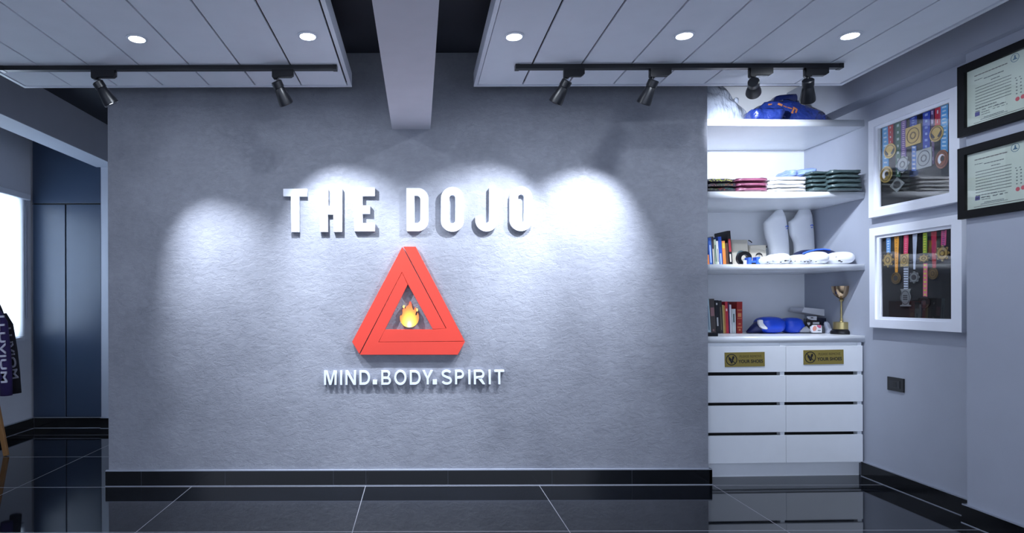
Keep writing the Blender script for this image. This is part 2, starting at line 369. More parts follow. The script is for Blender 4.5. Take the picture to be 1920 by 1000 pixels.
def track(px0, px1, label):
    Y = 3.50; a = P(px0, 128, Y).x; b = P(px1, 128, Y).x
    t = thing('lighting_track', ((a+b)/2, Y, PZ-.03), label, 'lighting track', 'black lighting tracks')
    bm = bx(a, b, Y-.017, Y+.017, PZ-.026, PZ-.0005, bev=.001)
    obj('rail', bm, BLACK, t)
    for e0, e1 in ((a-.004, a+.02), (b-.02, b+.004)): obj('end_cap', bx(e0, e1, Y-.019, Y+.019, PZ-.028, PZ-.0005), BLACKP, t)
track(3, 631, 'long black lighting track on the left ceiling panel')
track(967, 1577, 'long black lighting track on the right ceiling panel')
LENS = mat('lamp_lens', (255, 255, 255), .2, emit=(225, 235, 255), es=18)
def spotlight(px_box, px_stem, target, label, power, size=58, blend=.9, col=(.80, .87, 1)):
    Y = 3.50; a = P(px_box[0], 140, Y).x; b = P(px_box[1], 140, Y).x; s = P(px_stem, 140, Y).x
    t = thing('track_spotlight', (s, Y, PZ-.03), label, 'spotlight', 'black track spotlights')
    z0 = PZ-.0265
    bm = prism([[(a, z0), (b, z0), (b, z0-.03), (b-.015, z0-.04), (a+.035, z0-.04), (a+.03, z0-.05), (a+.006, z0-.05), (a, z0-.042)]], .034, FRONT(Y+.017))
    obj('adapter', bm, BLACKP, t)
    piv = Vector((s, Y, z0-.085)); d = (Vector(target)-piv).normalized()
    obj('stem', tube(bmesh.new(), [(s, Y, z0-.045), (s, Y, z0-.09)], .006), BLACK, t, smooth=True)
    q = d.to_track_quat('Z', 'Y').to_matrix().to_4x4(); M = Matrix.Translation(piv-d*.005) @ q
    obj('collar', lathe(bmesh.new(), [(.026, -.018), (.031, -.014), (.031, .02), (.027, .022)], M), BLACK, t, smooth=True)
    obj('housing', lathe(bmesh.new(), [(.024, .018), (.028, .024), (.034, .06), (.041, .1), (.042, .118), (.039, .122), (.036, .112), (.034, .108)], M), BLACK, t, smooth=True)
    obj('lens', lathe(bmesh.new(), [(.033, .1085), (.030, .112)], M), LENS, t, smooth=True)
    l = bpy.data.lights.new('spot_beam', 'SPOT'); l.energy = power; l.spot_size = math.radians(size); l.spot_blend = blend; l.color = col; l.shadow_soft_size = .012
    o = bpy.data.objects.new('spot_beam', l); C.objects.link(o); o.parent = t
    p = piv+d*.128; o.location = p-Vector(t.location); o.rotation_euler = d.to_track_quat('-Z', 'Y').to_euler()
spotlight((173, 217), 187, (-1.02, 4.1, .92), 'black track spotlight with visible glowing lens at far left', 250, 58, 1)
spotlight((511, 550), 521, (-.37, 4.1, 1.42), 'black track spotlight on the left track beside the beam', 180, 76, 1)
spotlight((1057, 1095), 1060, (.27, 4.1, 1.42), 'black track spotlight nearest the beam on the right track', 150, 76, 1)
spotlight((1218, 1257), 1223, (1.0, 4.1, 1.42), 'black track spotlight on the right track above the bright wall patch', 215, 74, 1)
spotlight((1405, 1447), 1413, (2.72, 4.92, 2.22), 'black track spotlight turned away towards the top shelf of the niche', 110, 76, 1)
spotlight((1509, 1551), 1515, (2.62, 4.1, 1.85), 'rightmost black track spotlight in front of the blue package', 95, 76, 1)

# ------------------------------------------------------------ wardrobe on the left
YW = 5.98
def PX(px, Y=YW): return P(px, 565, Y).x
zb = .108; zj = P(125, 383, YW).z
t = thing('wardrobe', (PX(125), YW, zb), 'tall navy grey built-in wardrobe with two doors and an upper panel', 'wardrobe')
obj('body', bx(-3.822, -3.16, YW+.012, 5.999, zb, 2.90), SHADOW, t)
obj('door', bx(PX(62)+.006, PX(124)-.004, YW-.008, YW+.012, zb+.006, zj-.006, bev=.002), WARD, t)
obj('door', bx(PX(124)+.008, PX(190), YW-.008, YW+.012, zb+.006, zj-.006, bev=.002), WARD, t)
obj('upper_panel', bx(PX(62)+.004, PX(190), YW-.008, YW+.012, zj+.008, 2.90, bev=.002), WARD, t)
obj('divider_strip', bx(PX(62), PX(190), YW-.006, YW, zj-.003, zj+.003), BLACKP, t)

# ------------------------------------------------------------ sign letters
LY, LT = WY, .03
K = F/(LY-LT)
def lx(px, py=400): return P(px, py, LY-LT)
def pts_front(pp, ox, oy, s):   # crop pixels -> plane points
    return [(lambda q: (q.x, q.z))(P(ox+a/s, oy+b/s, LY-LT)) for a, b in pp]
def arcp(cx, cy, rx, ry, a0, a1, n=12):
    return [(cx+rx*math.cos(math.radians(a0+(a1-a0)*i/n)), cy+ry*math.sin(math.radians(a0+(a1-a0)*i/n))) for i in range(n+1)]
def stadium(x0, x1, y0, y1, r):   # crop coordinates, y downwards
    return arcp(x1-r, y0+r, r, r, -90, 0)+arcp(x1-r, y1-r, r, r, 0, 90)+arcp(x0+r, y1-r, r, r, 90, 180)+arcp(x0+r, y0+r, r, r, 180, 270)
s = 7.68
big = [
 ('T', 520, [[(84, 108), (428, 108), (428, 218), (316, 218), (318, 732), (200, 732), (193, 218), (84, 218)]], 'letter T starting the upper line'),
 ('H', 520, [[(608, 102), (728, 102), (728, 355), (806, 355), (806, 102), (932, 102), (932, 730), (810, 730), (806, 478), (728, 478), (730, 730), (614, 730)]], 'letter H between T and E'),
 ('E', 520, [[(1100, 92), (1405, 92), (1405, 215), (1228, 215), (1228, 350), (1335, 350), (1335, 470), (1228, 470), (1228, 603), (1405, 603), (1405, 722), (1108, 722)]], 'letter E at the end of the first word'),
 ('D', 760, [[(14, 97)]+arcp(180, 250, 152, 153, -90, 0)+arcp(180, 570, 152, 150, 0, 90)+[(20, 720)], [(133, 210)]+arcp(165, 262, 50, 52, -90, 0)+arcp(165, 552, 50, 50, 0, 90)+[(133, 602)]], 'letter D starting the second word'),
 ('O', 760, [stadium(512, 842, 84, 728, 162), stadium(634, 720, 200, 605, 42)], 'round letter O between D and J'),
 ('J', 760, [[(1208, 92), (1332, 92)]+arcp(1170, 560, 162, 165, 0, 180, 24)+[(1008, 508), (1120, 508)]+arcp(1164, 560, 44, 42, 180, 0, 12)], 'hooked letter J before the last O'),
 ('O', 760, [stadium(1502, 1830, 76, 718, 162), stadium(1624, 1710, 190, 600, 42)], 'round letter O ending the upper line'),
]
for ch, ox, loops, lb in big:
    bm = prism([pts_front(l, ox, 340, s) for l in loops], LT, FRONT(LY), bevel=.0012)
    tag(obj('wall_letter', bm, LETW), 'big white raised '+lb+' on the plaster wall', 'letter', 'big letters of the wall sign')
s2 = 1920/180
small = [('M', 600, 80, 330, 165, 450), ('I', 600, 400, 442, 165, 450), ('N', 600, 508, 718, 162, 450), ('D', 600, 788, 1000, 162, 448), ('.', 600, 1055, 1142, 350, 440),
 ('B', 600, 1225, 1418, 160, 446), ('O', 600, 1484, 1730, 152, 454), ('D', 770, -18, 200, 160, 446), ('Y', 770, 232, 448, 157, 440), ('.', 770, 440, 526, 345, 440),
 ('S', 770, 616, 826, 150, 446), ('P', 770, 888, 1082, 152, 438), ('I', 770, 1154, 1196, 152, 438), ('R', 770, 1265, 1492, 150, 438), ('I', 770, 1562, 1602, 150, 438), ('T', 770, 1675, 1872, 150, 438)]
slab = ['letter M starting the lower line', 'letter I between M and N', 'letter N before the first D', 'letter D ending the first word', 'square dot between the first and second word',
 'letter B starting the middle word', 'letter O after the B', 'letter D after the O', 'letter Y ending the middle word', 'square dot between the second and third word',
 'letter S starting the last word', 'letter P after the S', 'letter I between P and R', 'letter R in the last word', 'letter I between R and T', 'letter T ending the lower line']
def stroke(bm, p, q, wd, M, depth, ext=0):
    p = Vector(p); q = Vector(q); d = (q-p).normalized(); n = Vector((-d.y, d.x))*wd/2; p = p-d*ext; q = q+d*ext
    return prism([[tuple(p+n), tuple(q+n), tuple(q-n), tuple(p-n)]], depth, M, bm)
def band(outer, inner): return outer+inner[::-1]
def glyph(ch, x0, x1, z0, z1, wd):
    """loops of a plain sans letter in its box"""
    W = x1-x0; H = z1-z0; X = lambda a: x0+a; Z = lambda b: z0+b
    def el(cx, cz, rx, rz, a0, a1, n=14): return [(cx+rx*math.cos(math.radians(a0+(a1-a0)*i/n)), cz+rz*math.sin(math.radians(a0+(a1-a0)*i/n))) for i in range(n+1)]
    rect = lambda a, b, c, d: [(X(a), Z(c)), (X(b), Z(c)), (X(b), Z(d)), (X(a), Z(d))]
    if ch == '.': return [[rect(0, W, 0, H)]]
    if ch == 'I': return [[rect(0, W, 0, H)]]
    if ch == 'T': return [[[(X(0), Z(H)), (X(W), Z(H)), (X(W), Z(H-wd)), (X(W/2+wd/2), Z(H-wd)), (X(W/2+wd/2), Z(0)), (X(W/2-wd/2), Z(0)), (X(W/2-wd/2), Z(H-wd)), (X(0), Z(H-wd))]]]
    if ch == 'N': k = wd*1.15; return [[[(X(0), Z(0)), (X(0), Z(H)), (X(k), Z(H)), (X(W-wd), Z(H*.27)), (X(W-wd), Z(H)), (X(W), Z(H)), (X(W), Z(0)), (X(W-k), Z(0)), (X(wd), Z(H*.73)), (X(wd), Z(0))]]]
    if ch == 'M': c = W/2; return [[[(X(0), Z(0)), (X(0), Z(H)), (X(wd*1.5), Z(H)), (X(c), Z(H*.24)), (X(W-wd*1.5), Z(H)), (X(W), Z(H)), (X(W), Z(0)), (X(W-wd), Z(0)), (X(W-wd), Z(H*.80)), (X(c+wd*.5), Z(0)), (X(c-wd*.5), Z(0)), (X(wd), Z(H*.80)), (X(wd), Z(0))]]]
    if ch == 'Y': c = W/2; return [[[(X(0), Z(H)), (X(wd*1.2), Z(H)), (X(c), Z(H*.55)), (X(W-wd*1.2), Z(H)), (X(W), Z(H)), (X(c+wd/2), Z(H*.40)), (X(c+wd/2), Z(0)), (X(c-wd/2), Z(0)), (X(c-wd/2), Z(H*.40))]]]
    if ch == 'O': return [[el(X(W/2), Z(H/2), W/2, H/2, 0, 348, 29), el(X(W/2), Z(H/2), W/2-wd, H/2-wd, 0, 348, 29)]]
    if ch == 'D': r = W*.55; return [[[(X(0), Z(0))]+el(X(W-r), Z(H/2), r, H/2, -90, 90)+[(X(0), Z(H))], [(X(wd), Z(wd))]+el(X(W-r), Z(H/2), r-wd, H/2-wd, -90, 90)+[(X(wd), Z(H-wd))]]]
    if ch in 'PR':
        m = H*.44; c = (H+m)/2; r = (H-m)/2+0*wd
        lo = [[(X(0), Z(0)), (X(wd), Z(0)), (X(wd), Z(m-wd*.3))]+el(X(W*.93-r), Z(c-wd*.15), r, r+wd*.15, -90, 90)+[(X(0), Z(H))], [(X(wd), Z(m+wd*.7))]+el(X(W*.93-r), Z(c+wd*.0), r-wd, r-wd*1.0, -90, 90)+[(X(wd), Z(H-wd))]]
        out = [lo]
        if ch == 'R': out.append([[(X(W*.45), Z(m)), (X(W*.45+wd*1.2), Z(m)), (X(W), Z(0)), (X(W-wd*1.25), Z(0)), (X(W*.33), Z(m))]])
        return out
    if ch == 'B':
        m = H*.53; ru = (H-m)/2+wd/2; rl = (m)/2+wd/2*0; 
        return [[[(X(0), Z(0))]+el(X(W-m/2), Z(m/2), m/2, m/2, -90, 60)+el(X(W*.92-(H-m)/2), Z((H+m)/2), (H-m)/2, (H-m)/2, -50, 90)+[(X(0), Z(H))],
                 [(X(wd), Z(wd))]+el(X(W-m/2), Z(m/2), m/2-wd, m/2-wd*.9, -90, 90)+[(X(wd), Z(m-wd*.9))],
                 [(X(wd), Z(m+wd*.2))]+el(X(W*.92-(H-m)/2), Z((H+m)/2-wd*.35), (H-m)/2-wd, (H-m)/2-wd*.6, -90, 90)+[(X(wd), Z(H-wd))]]]
    if ch == 'S':
        cx = W/2; ru = H*.26; rl = H*.28; a = W/2
        ctr = el(X(cx), Z(H-ru-wd*0), a-wd*.6, ru-wd/2, 25, 250, 16)[:-1]+el(X(cx), Z(rl), a-wd/2, rl-wd/2, 75, -160, 18)
        L = []; Rr = []
        for i, p in enumerate(ctr):
            a0 = Vector(ctr[max(i-1, 0)]); b0 = Vector(ctr[min(i+1, len(ctr)-1)]); d = (b0-a0).normalized(); n = Vector((-d.y, d.x))*wd/2
            L.append(tuple(Vector(p)+n)); Rr.append(tuple(Vector(p)-n))
        return [[L+Rr[::-1]]]
wd = .0142
for (ch, ox, a, b, ya, yb), lb in zip(small, slab):
    q0 = P(ox+a/s2, 680+yb/s2, WY-.02); q1 = P(ox+b/s2, 680+ya/s2, WY-.02)
    bm = None
    for lp in glyph(ch, q0.x, q1.x, q0.z, q1.z, wd): bm = prism(lp, .02, FRONT(WY), bm)
    tag(obj('wall_letter', bm, LETG), 'small white raised '+lb+' under the red triangle', 'letter', 'small letters of the wall sign')

# red triangle: three interlocking bars with fine grooves between them
s3 = 1087/250.0
def tp(pp): return pts_front(pp, 640, 450, s3)
TB = [  # three bars separated by grooves
 [(88, 832), (497, 57), (840, 719), (742, 726), (545, 366), (494, 258), (150, 925), (145, 930)],
]
t = thing('triangle_emblem', P(766, 665, WY), 'red interlocking triangle emblem mounted on the plaster wall', 'emblem')
barA = [(88, 832), (497, 57), (852, 722), (745, 728), (543, 362), (494, 262), (146, 930)]
barB = [(507, 55), (606, 55), (1006, 825), (306, 832), (358, 731), (746, 731), (857, 722)]
barC = [(150, 937), (494, 268), (541, 364), (358, 728), (302, 834), (1008, 829), (950, 937)]
for k, b in enumerate((barA, barB, barC)):
    def shr(pts, d=1.0): return pts
    obj('bar', prism([tp(b)], .032, FRONT(WY), bevel=.0010), RED, t)
# flame
def fp(pp): return pts_front(pp, 730, 530, 1000/95.0)
m = bpy.data.materials.new('printed_flame'); m.use_nodes = True; nt = m.node_tree; b = nt.nodes['Principled BSDF']; b.inputs['Roughness'].default_value = .35
tc = nt.nodes.new('ShaderNodeTexCoord'); gr = nt.nodes.new('ShaderNodeMapping'); sp = nt.nodes.new('ShaderNodeSeparateXYZ'); nt.links.new(tc.outputs['Generated'], sp.inputs[0])
mth = nt.nodes.new('ShaderNodeVectorMath'); mth.operation = 'SUBTRACT'; mth.inputs[1].default_value = (.5, .5, .1); nt.links.new(tc.outputs['Generated'], mth.inputs[0])
sc2 = nt.nodes.new('ShaderNodeVectorMath'); sc2.operation = 'MULTIPLY'; sc2.inputs[1].default_value = (1.45, 0, 1.15); nt.links.new(mth.outputs[0], sc2.inputs[0])
ln = nt.nodes.new('ShaderNodeVectorMath'); ln.operation = 'LENGTH'; nt.links.new(sc2.outputs[0], ln.inputs[0])
cr = nt.nodes.new('ShaderNodeValToRGB'); nt.links.new(ln.outputs['Value'], cr.inputs[0])
els = cr.color_ramp.elements; els[0].position = 0; els[0].color = lin((250, 250, 225)); els[1].position = 1; els[1].color = lin((226, 70, 48))
for pos, c in ((.22, (252, 240, 120)), (.45, (250, 205, 70)), (.68, (240, 140, 60))): e = els.new(pos); e.color = lin(c)
nt.links.new(cr.outputs[0], b.inputs['Base Color']); FLAME = m
flame = arcp(395, 700, 188, 188, 70, 170, 14)+[(205, 680), (218, 650), (240, 655), (262, 610), (258, 540), (290, 500), (318, 520), (330, 480), (380, 440), (400, 375), (425, 375), (440, 430), (450, 490), (470, 540), (490, 540), (500, 500), (525, 490), (535, 560), (515, 620), (520, 655), (545, 640), (560, 590), (580, 640), (585, 715)]+arcp(395, 700, 188, 188, 8, 64, 8)
t = thing('flame_emblem', P(767, 614, WY), 'small yellow and orange flame inside the red triangle', 'emblem')
obj('flame', prism([fp(flame)], .028, FRONT(WY)), FLAME, t)
obj('spark', prism([fp([(262, 470), (285, 445), (305, 460), (300, 500), (280, 510), (265, 495)])], .028, FRONT(WY)), mat('yellow_print', (248, 214, 110), .4), t)
obj('spark', prism([fp([(528, 520), (545, 505), (565, 530), (562, 565), (545, 575), (535, 560)])], .028, FRONT(WY)), MATS['yellow_print'], t)

# ------------------------------------------------------------ niche: shelves, counter, drawers
YL, YR, XR = 4.215, 4.254, 3.15
def Zl(py): return P(1330, py, 4.22).z
def shelf_poly(z0, z1, inset=0):
    return prism([[(1.968, YL+inset), (XR-.001, YR+inset), (XR-.001, 4.919), (1.968, 4.919)]], z1-z0, FLAT(z0))
Z1, Z2, Z3, ZC = Zl(223.2), Zl(359.3), Zl(495.8), Zl(631.4)
tag(obj('wall_shelf', shelf_poly(Zl(235.7), Z1), WHITE), 'topmost thick white niche shelf carrying the plastic bag and blue package', 'shelf', 'white niche shelves')
tag(obj('wall_shelf', shelf_poly(Zl(371.5), Z2), WHITE), 'thick white niche shelf under the folded T-shirt packs', 'shelf', 'white niche shelves')
tag(obj('wall_shelf', shelf_poly(Zl(507), Z3), WHITE), 'thick white niche shelf under the shin guards and white mitts', 'shelf', 'white niche shelves')
tag(obj('countertop', shelf_poly(Zl(643.4), ZC), WHITE), 'white countertop over the drawers carrying books and the trophy cup', 'countertop')
t = thing('drawer_cabinet', (2.55, 4.25, 0), 'white drawer cabinet with eight plain fronts under the countertop', 'cabinet')
CM = Matrix.Translation((1.968, YL, 0)) @ Matrix.Rotation(math.atan2(YR-YL, XR-1.968), 4, 'Z')
ztop = Zl(643.4)
obj('body', bx(0.001, 1.165, .05, .60, .10, ztop-.001, m=CM), SHADOW, t)
bm = bx(.001, 1.172, .045, .6, .0, Zl(873), m=CM)
obj('plinth', bm, WHITE, t)
XM = .612; rows = [(650, 698.6), (705.2, 755.6), (761.6, 812), (818, 869.6)]
bm = bmesh.new()
for a, b in ((.001, .02), (XM-.035, XM-.004), (1.135, 1.165)): box(bm, a, b, .012, .055, .11, ztop-.002, m=CM)
box(bm, .001, 1.165, .02, .055, Zl(651.5), ztop-.001, m=CM); box(bm, .001, 1.165, .02, .06, .095, .12, m=CM)
obj('face_frame', bm, WHITE, t)
for a, b in rows:
    for x0, x1 in ((.004, XM-.0015), (XM+.0015, 1.165)):
        obj('drawer', bx(x0, x1, -.008+.008, .018, Zl(b), Zl(a), bev=.0012, m=CM), WHITE, t)
# signs on the top drawers
def sign(x0, y0, x1, y1, tilt, label):   # full-frame pixels of the plate
    YS = 4.214+(x0-1330)*.00013; q0 = P(x0, y1, YS); q1 = P(x1, y0, YS); c = (q0+q1)/2
    wv = q1.x-q0.x; hv = P(x0, y0, YS).z-P(x0, y1+0, YS).z
    t = thing('door_sign', (c.x, YS, q0.z), label, 'sign', 'golden shoe signs')
    M = CM.to_3x3().to_4x4(); M = Matrix.Translation((c.x, CM.translation.y+(c.x-1.968)*(YR-YL)/(XR-1.968)-.0008, c.z)) @ M @ Matrix.Rotation(-tilt, 4, 'Y') @ FRONT(0)
    obj('plate', prism([[(-wv/2, -hv/2), (wv/2, -hv/2), (wv/2, hv/2), (-wv/2, hv/2)]], .004, M), BRASS, t)
    M2 = M @ Matrix.Translation((0, 0, .004)); cx = -wv/2+wv*.165; r = hv*.40
    bm = prism([circ(cx, 0, r), circ(cx, 0, r*.86)], .0008, M2)
    stroke(bm, (cx-r*.66, r*.66), (cx+r*.66, -r*.66), r*.13, M2, .0009)
    obj('prohibition_ring', bm, INK, t)
    def shoe(ox, oy, ang):
        pts = [(0, -.62), (.13, -.58), (.17, -.40), (.11, -.15), (.19, .15), (.20, .38), (.08, .52), (-.08, .50), (-.18, .32), (-.15, 0), (-.11, -.3), (-.14, -.5)]
        ca, sa = math.cos(ang), math.sin(ang); return [(cx+r*(ox+a*ca-b*sa), oy*r+r*(a*sa+b*ca)) for a, b in pts]
    bm = prism([shoe(.22, .12, -.25)], .0006, M2); prism([shoe(-.2, -.1, .45)], .0006, M2, bm)
    obj('shoe_symbol', bm, INK, t)
    obj('lettering', text_bm('PLEASE REMOVE', -wv*.13, wv*.42, hv*.13, hv*.30, .0006, M2), mat('dark_olive_ink', (78, 68, 36), .6), t)
    obj('lettering', text_bm('YOUR SHOES', -wv*.165, wv*.455, -hv*.25, -hv*.015, .0006, M2, offset=.025), INK, t)
sign(1359, 661, 1435, 688, .012, 'golden please remove your shoes sign on the left top drawer')
sign(1506.5, 656.5, 1583, 683.5, .012, 'golden please remove your shoes sign on the right top drawer')

# ------------------------------------------------------------ things on the top shelf
def zonb(Zs, h): return Zs+h/2
BAGP = mat('clear_plastic_bag', (170, 178, 194), .25, coat=.5, bump=.9, bscale=9, bdetail=4, dist=.04, var=.4, vscale=7, stretch=(2.2, 1, .8))
x0 = 1.975
t = thing('plastic_bag', (2.13, 4.5, Z1), 'big crinkled clear plastic bag of white clothes on the top shelf', 'bag')
rows_ = [(Z1, x0, 2.47, 4.58, .36), (Z1+.03, x0, 2.49, 4.58, .38), (Z1+.07, x0, 2.475, 4.58, .38), (Z1+.13, x0, 2.45, 4.58, .36), (Z1+.19, x0, 2.40, 4.58, .34), (Z1+.25, x0, 2.36, 4.58, .28), (Z1+.31, x0, 2.32, 4.58, .22), (Z1+.38, x0+.02, 2.26, 4.58, .14), (Z1+.42, x0+.06, 2.18, 4.58, .06)]
def dense(rows, k=5):
    o = []
    for a, b in zip(rows, rows[1:]):
        for i in range(k): o.append(tuple(a[j]+(b[j]-a[j])*i/k for j in range(5)))
    return o+[rows[-1]]
bm = loft(dense(rows_), n=60, e=.8, amp=.022, freq=13, seed=3)
for v in bm.verts: v.co.z = max(v.co.z, Z1+.0005); v.co.x = max(v.co.x, 1.972)
obj('bag_body', bm, BAGP, t, smooth='all')
q = P(1380, 189, 4.56)
obj('knot', blob((q.x, 4.56, q.z), (.035, .03, .05), .9, .9, .008, 30, 2), BAGP, t, smooth='all')
BLUEC = mat('royal_blue_cloth_in_plastic', (32, 50, 118), .3, coat=.6, bump=1, bscale=11, bdetail=5, dist=.035, var=.4, vscale=9)
NAVYC = mat('navy_cloth_in_plastic', (24, 36, 88), .3, coat=.5, bump=.6, bscale=14, bdetail=3, dist=.02, var=.3)
ORNG = mat('orange_print', (170, 104, 56), .5)
def lump(px0, px1, ytop, Y, depth, zs, **k):
    a = P(px0, 500, Y-depth/2+.02).x; b = P(px1, 500, Y-depth/2+.02).x; z = P((px0+px1)/2, ytop, Y-depth/2+.03).z; h = z-zs
    return (((a+b)/2, Y, zs+h/2), (b-a, depth, h))
c, sz = lump(1409, 1473, 203, 4.325, .15, Z1+.0005)
o = tag(obj('clothing_package', blob(c, sz, .45, .5, .014, 18, 4, nu=60, nv=30), BLUEC, smooth='all'), 'flat blue plastic-wrapped uniform beside the clear bag on the top shelf', 'package', 'wrapped uniforms on the top shelf')
def skew(p, hx=.22):
    f = 1-.55*max(0, p.x)/hx*1.0
    return Vector((p.x, p.y, p.z*f-(1-f)*.06 if p.z > 0 else p.z))
c, sz = lump(1430, 1562, 184, 4.60, .34, Z1+.0005)
t = thing('clothing_package', (c[0], 4.52, Z1), 'large bulging blue uniform package with orange lettering on the top shelf', 'package', 'wrapped uniforms on the top shelf')
big_c = c
cloth = blob(c, sz, .55, .55, .024, 13, 6, fn=skew, nu=70, nv=36)
from mathutils.bvhtree import BVHTree
def decal(surf, quads):
    """thin print lying on a curved cloth: each (centre, w, h, angle) rectangle follows the surface"""
    tree = BVHTree.FromBMesh(surf); bm = bmesh.new()
    for q, w_, h_, an in quads:
        g = []
        for j in range(5):
            row = []
            for i in range(5):
                a = (i/4-.5)*w_; b = (j/4-.5)*h_; x = q.x+a*math.cos(an)+b*math.sin(an); z = q.z-a*math.sin(an)+b*math.cos(an)
                hit = tree.ray_cast(Vector((x, 4.0, z)), Vector((0, 1, 0)))[0]
                row.append(bm.verts.new((x, (hit.y if hit else q.y)-.0012, z)))
            g.append(row)
        for j in range(4):
            for i in range(4): bm.faces.new((g[j][i], g[j][i+1], g[j+1][i+1], g[j+1][i]))
    return bm
bm = decal(cloth, [(P(px, py, 4.45), wv*4.45/F, hv*4.45/F, an) for px, py, wv, hv, an in ((1447, 194, 5, 3, .3), (1461, 197, 8, 4, .5), (1470, 201, 7, 2, .4), (1478, 204, 8, 2, .4), (1484, 208, 3, 9, .5), (1490, 210, 3, 8, .5), (1488, 205, 9, 3, .5), (1482, 213, 4, 3, .3))])
obj('wrapped_cloth', cloth, BLUEC, t, smooth='all')
obj('lettering', bm, ORNG, t)
c, sz = lump(1452, 1534, 175.5, 4.845, .13, Z1+.0005)
tag(obj('clothing_package', blob(c, sz, .4, .5, .010, 10, 9), NAVYC, smooth='all'), 'dark navy wrapped uniform behind the big blue package', 'package', 'wrapped uniforms on the top shelf')
t = thing('carrier_bag', (2.9, 4.72, Z1), 'dark bag with thin black handle at the right end of the top shelf', 'bag')
a = P(1568, 206, 4.62)
obj('bag_body', blob((a.x+.02, 4.68, Z1+.035), (.14, .2, .07), .6, .6, .008, 15, 3), BLACKP, t, smooth='all')
obj('handle', tube(bmesh.new(), [P(1526, 187, 4.6), P(1538, 190, 4.6), P(1549, 197, 4.6), P(1560, 207, 4.61), P(1566, 216, 4.63)], .0045, 8), BLACKP, t, smooth=True)

# ------------------------------------------------------------ folded T-shirts, second shelf
def packs(px0, px1, ys, Y, depth, mats, labels, group, seed, bulge=0):
    for i in range(len(ys)-1):
        za = max(P((px0+px1)/2, ys[i], Y-depth/2).z, Z2+.0005); zb_ = P((px0+px1)/2, ys[i+1], Y-depth/2).z
        dx = random.uniform(-.006, .006); a = P(px0, 340, Y-depth/2).x+dx; b = P(px1, 340, Y-depth/2).x+dx
        m_ = mats[i % len(mats)]; h = (zb_-za)
        def fn(p, k=i, w_=b-a, h_=h):
            g_ = 1-.045*math.exp(-(p.z/h_/.13)**2); return Vector((p.x*g_, p.y*g_, p.z+bulge*k*math.cos(p.x/w_*3)*.5))
        bm = blob(((a+b)/2, Y+random.uniform(-.006, .006), (za+zb_)/2), (b-a, depth, h*.93), .5, .28, .008, 24, seed+i, nu=90, nv=30, fn=fn)
        for v in bm.verts: v.co.x = min(max(v.co.x, 1.972), 3.144); v.co.z = max(v.co.z, Z2+.0003)
        tag(obj('folded_shirt', bm, m_, smooth='all'), labels[i], 'shirt', group)
def clothp(name, col, **k): return mat(name, col, .32, coat=.55, bump=1, bscale=7, bdetail=4, dist=.02, var=.45, vscale=7, stretch=(1.6, 1.6, 14), **k)
DK = clothp('charcoal_printed_shirt', (52, 50, 58)); PK = clothp('raspberry_shirt', (118, 66, 88)); WH = clothp('white_shirt', (236, 238, 245)); GN = clothp('dark_green_shirt', (66, 84, 86)); BL = clothp('pale_denim_shirt', (120, 142, 196))
O3 = ('bottom', 'middle', 'top')
packs(1322, 1384, (359, 351, 342.5, 334), 4.40, .33, [DK], [f'charcoal printed wrapped T-shirt, {a} of the pile next to the plaster wall' for a in O3], 'dark printed shirts', 11)
packs(1384, 1446, (359, 350, 341, 332), 4.40, .34, [PK], [f'raspberry wrapped T-shirt, {a} of its pile' for a in O3], 'raspberry shirts', 21)
O4 = ('bottom', 'second lowest', 'second highest', 'top')
packs(1444, 1519, (359, 352, 345, 337.5, 330), 4.40, .35, [WH], [f'white folded T-shirt, {a} of its pile' for a in O4], 'white shirts', 31)
O5 = ('bottom', 'second lowest', 'middle', 'second highest', 'top')
packs(1519, 1557, (359, 350.5, 342.5, 334.5, 326.5, 319), 4.42, .36, [GN], [f'dark green wrapped T-shirt, {a} of the pile beside the white shirts' for a in O5], 'dark green shirts', 41)
packs(1559, 1622, (362, 352, 343, 334, 326, 316.5), 4.37, .36, [GN], [f'dark green wrapped T-shirt, {a} of the pile against the right wall' for a in O5], 'dark green shirts', 51, bulge=.002)
Zt = P(1480, 330, 4.3).z+.002
tag(obj('folded_shirt', blob((P(1480, 320, 4.36).x, 4.40, Zt+.022), (.06, .2, .05), .5, .5, .008, 22, 5), BL, smooth='all'), 'small pale blue cloth lying on the white shirts', 'shirt', 'pale blue cloths')
tag(obj('folded_shirt', blob((P(1507, 320, 4.36).x, 4.40, Zt+.027), (.13, .24, .058), .7, .5, .010, 18, 6, rot=Matrix.Rotation(-.12, 3, 'Y')), BL, smooth='all'), 'crumpled pale blue shirt leaning on the green pile', 'shirt', 'pale blue cloths')
# bright prints on the dark shirts
for k, (py, col) in enumerate(((337, (190, 196, 60)), (346, (150, 70, 72)), (353.5, (80, 130, 90)))):
    pass
sh = [o for o in bpy.data.objects if o.name.startswith('folded_shirt') and 'charcoal' in o['label']]
cols = [[(92, 108, 70), (140, 70, 60), (60, 110, 100)], [(120, 84, 84), (84, 104, 74), (136, 90, 56)], [(176, 180, 84), (150, 158, 60), (184, 182, 96)]]
for o, cc, py in zip(sh, cols, (354.5, 346.5, 338)):
    sb = bmesh.new(); sb.from_mesh(o.data); bmesh.ops.transform(sb, matrix=Matrix.Translation(o.location), verts=sb.verts)
    for j, cl in enumerate(cc):
        qs = [(P(1332+j*14+i*1.9+random.uniform(-.8, .8), py+random.uniform(-2, 2), 4.235), random.uniform(.003, .007), random.uniform(.004, .012), random.uniform(-.7, .7)) for i in range(8)]
        obj('chest_print', decal(sb, qs), mat('print_%d_%d_%d' % cl, cl, .4), o)
    sb.free()

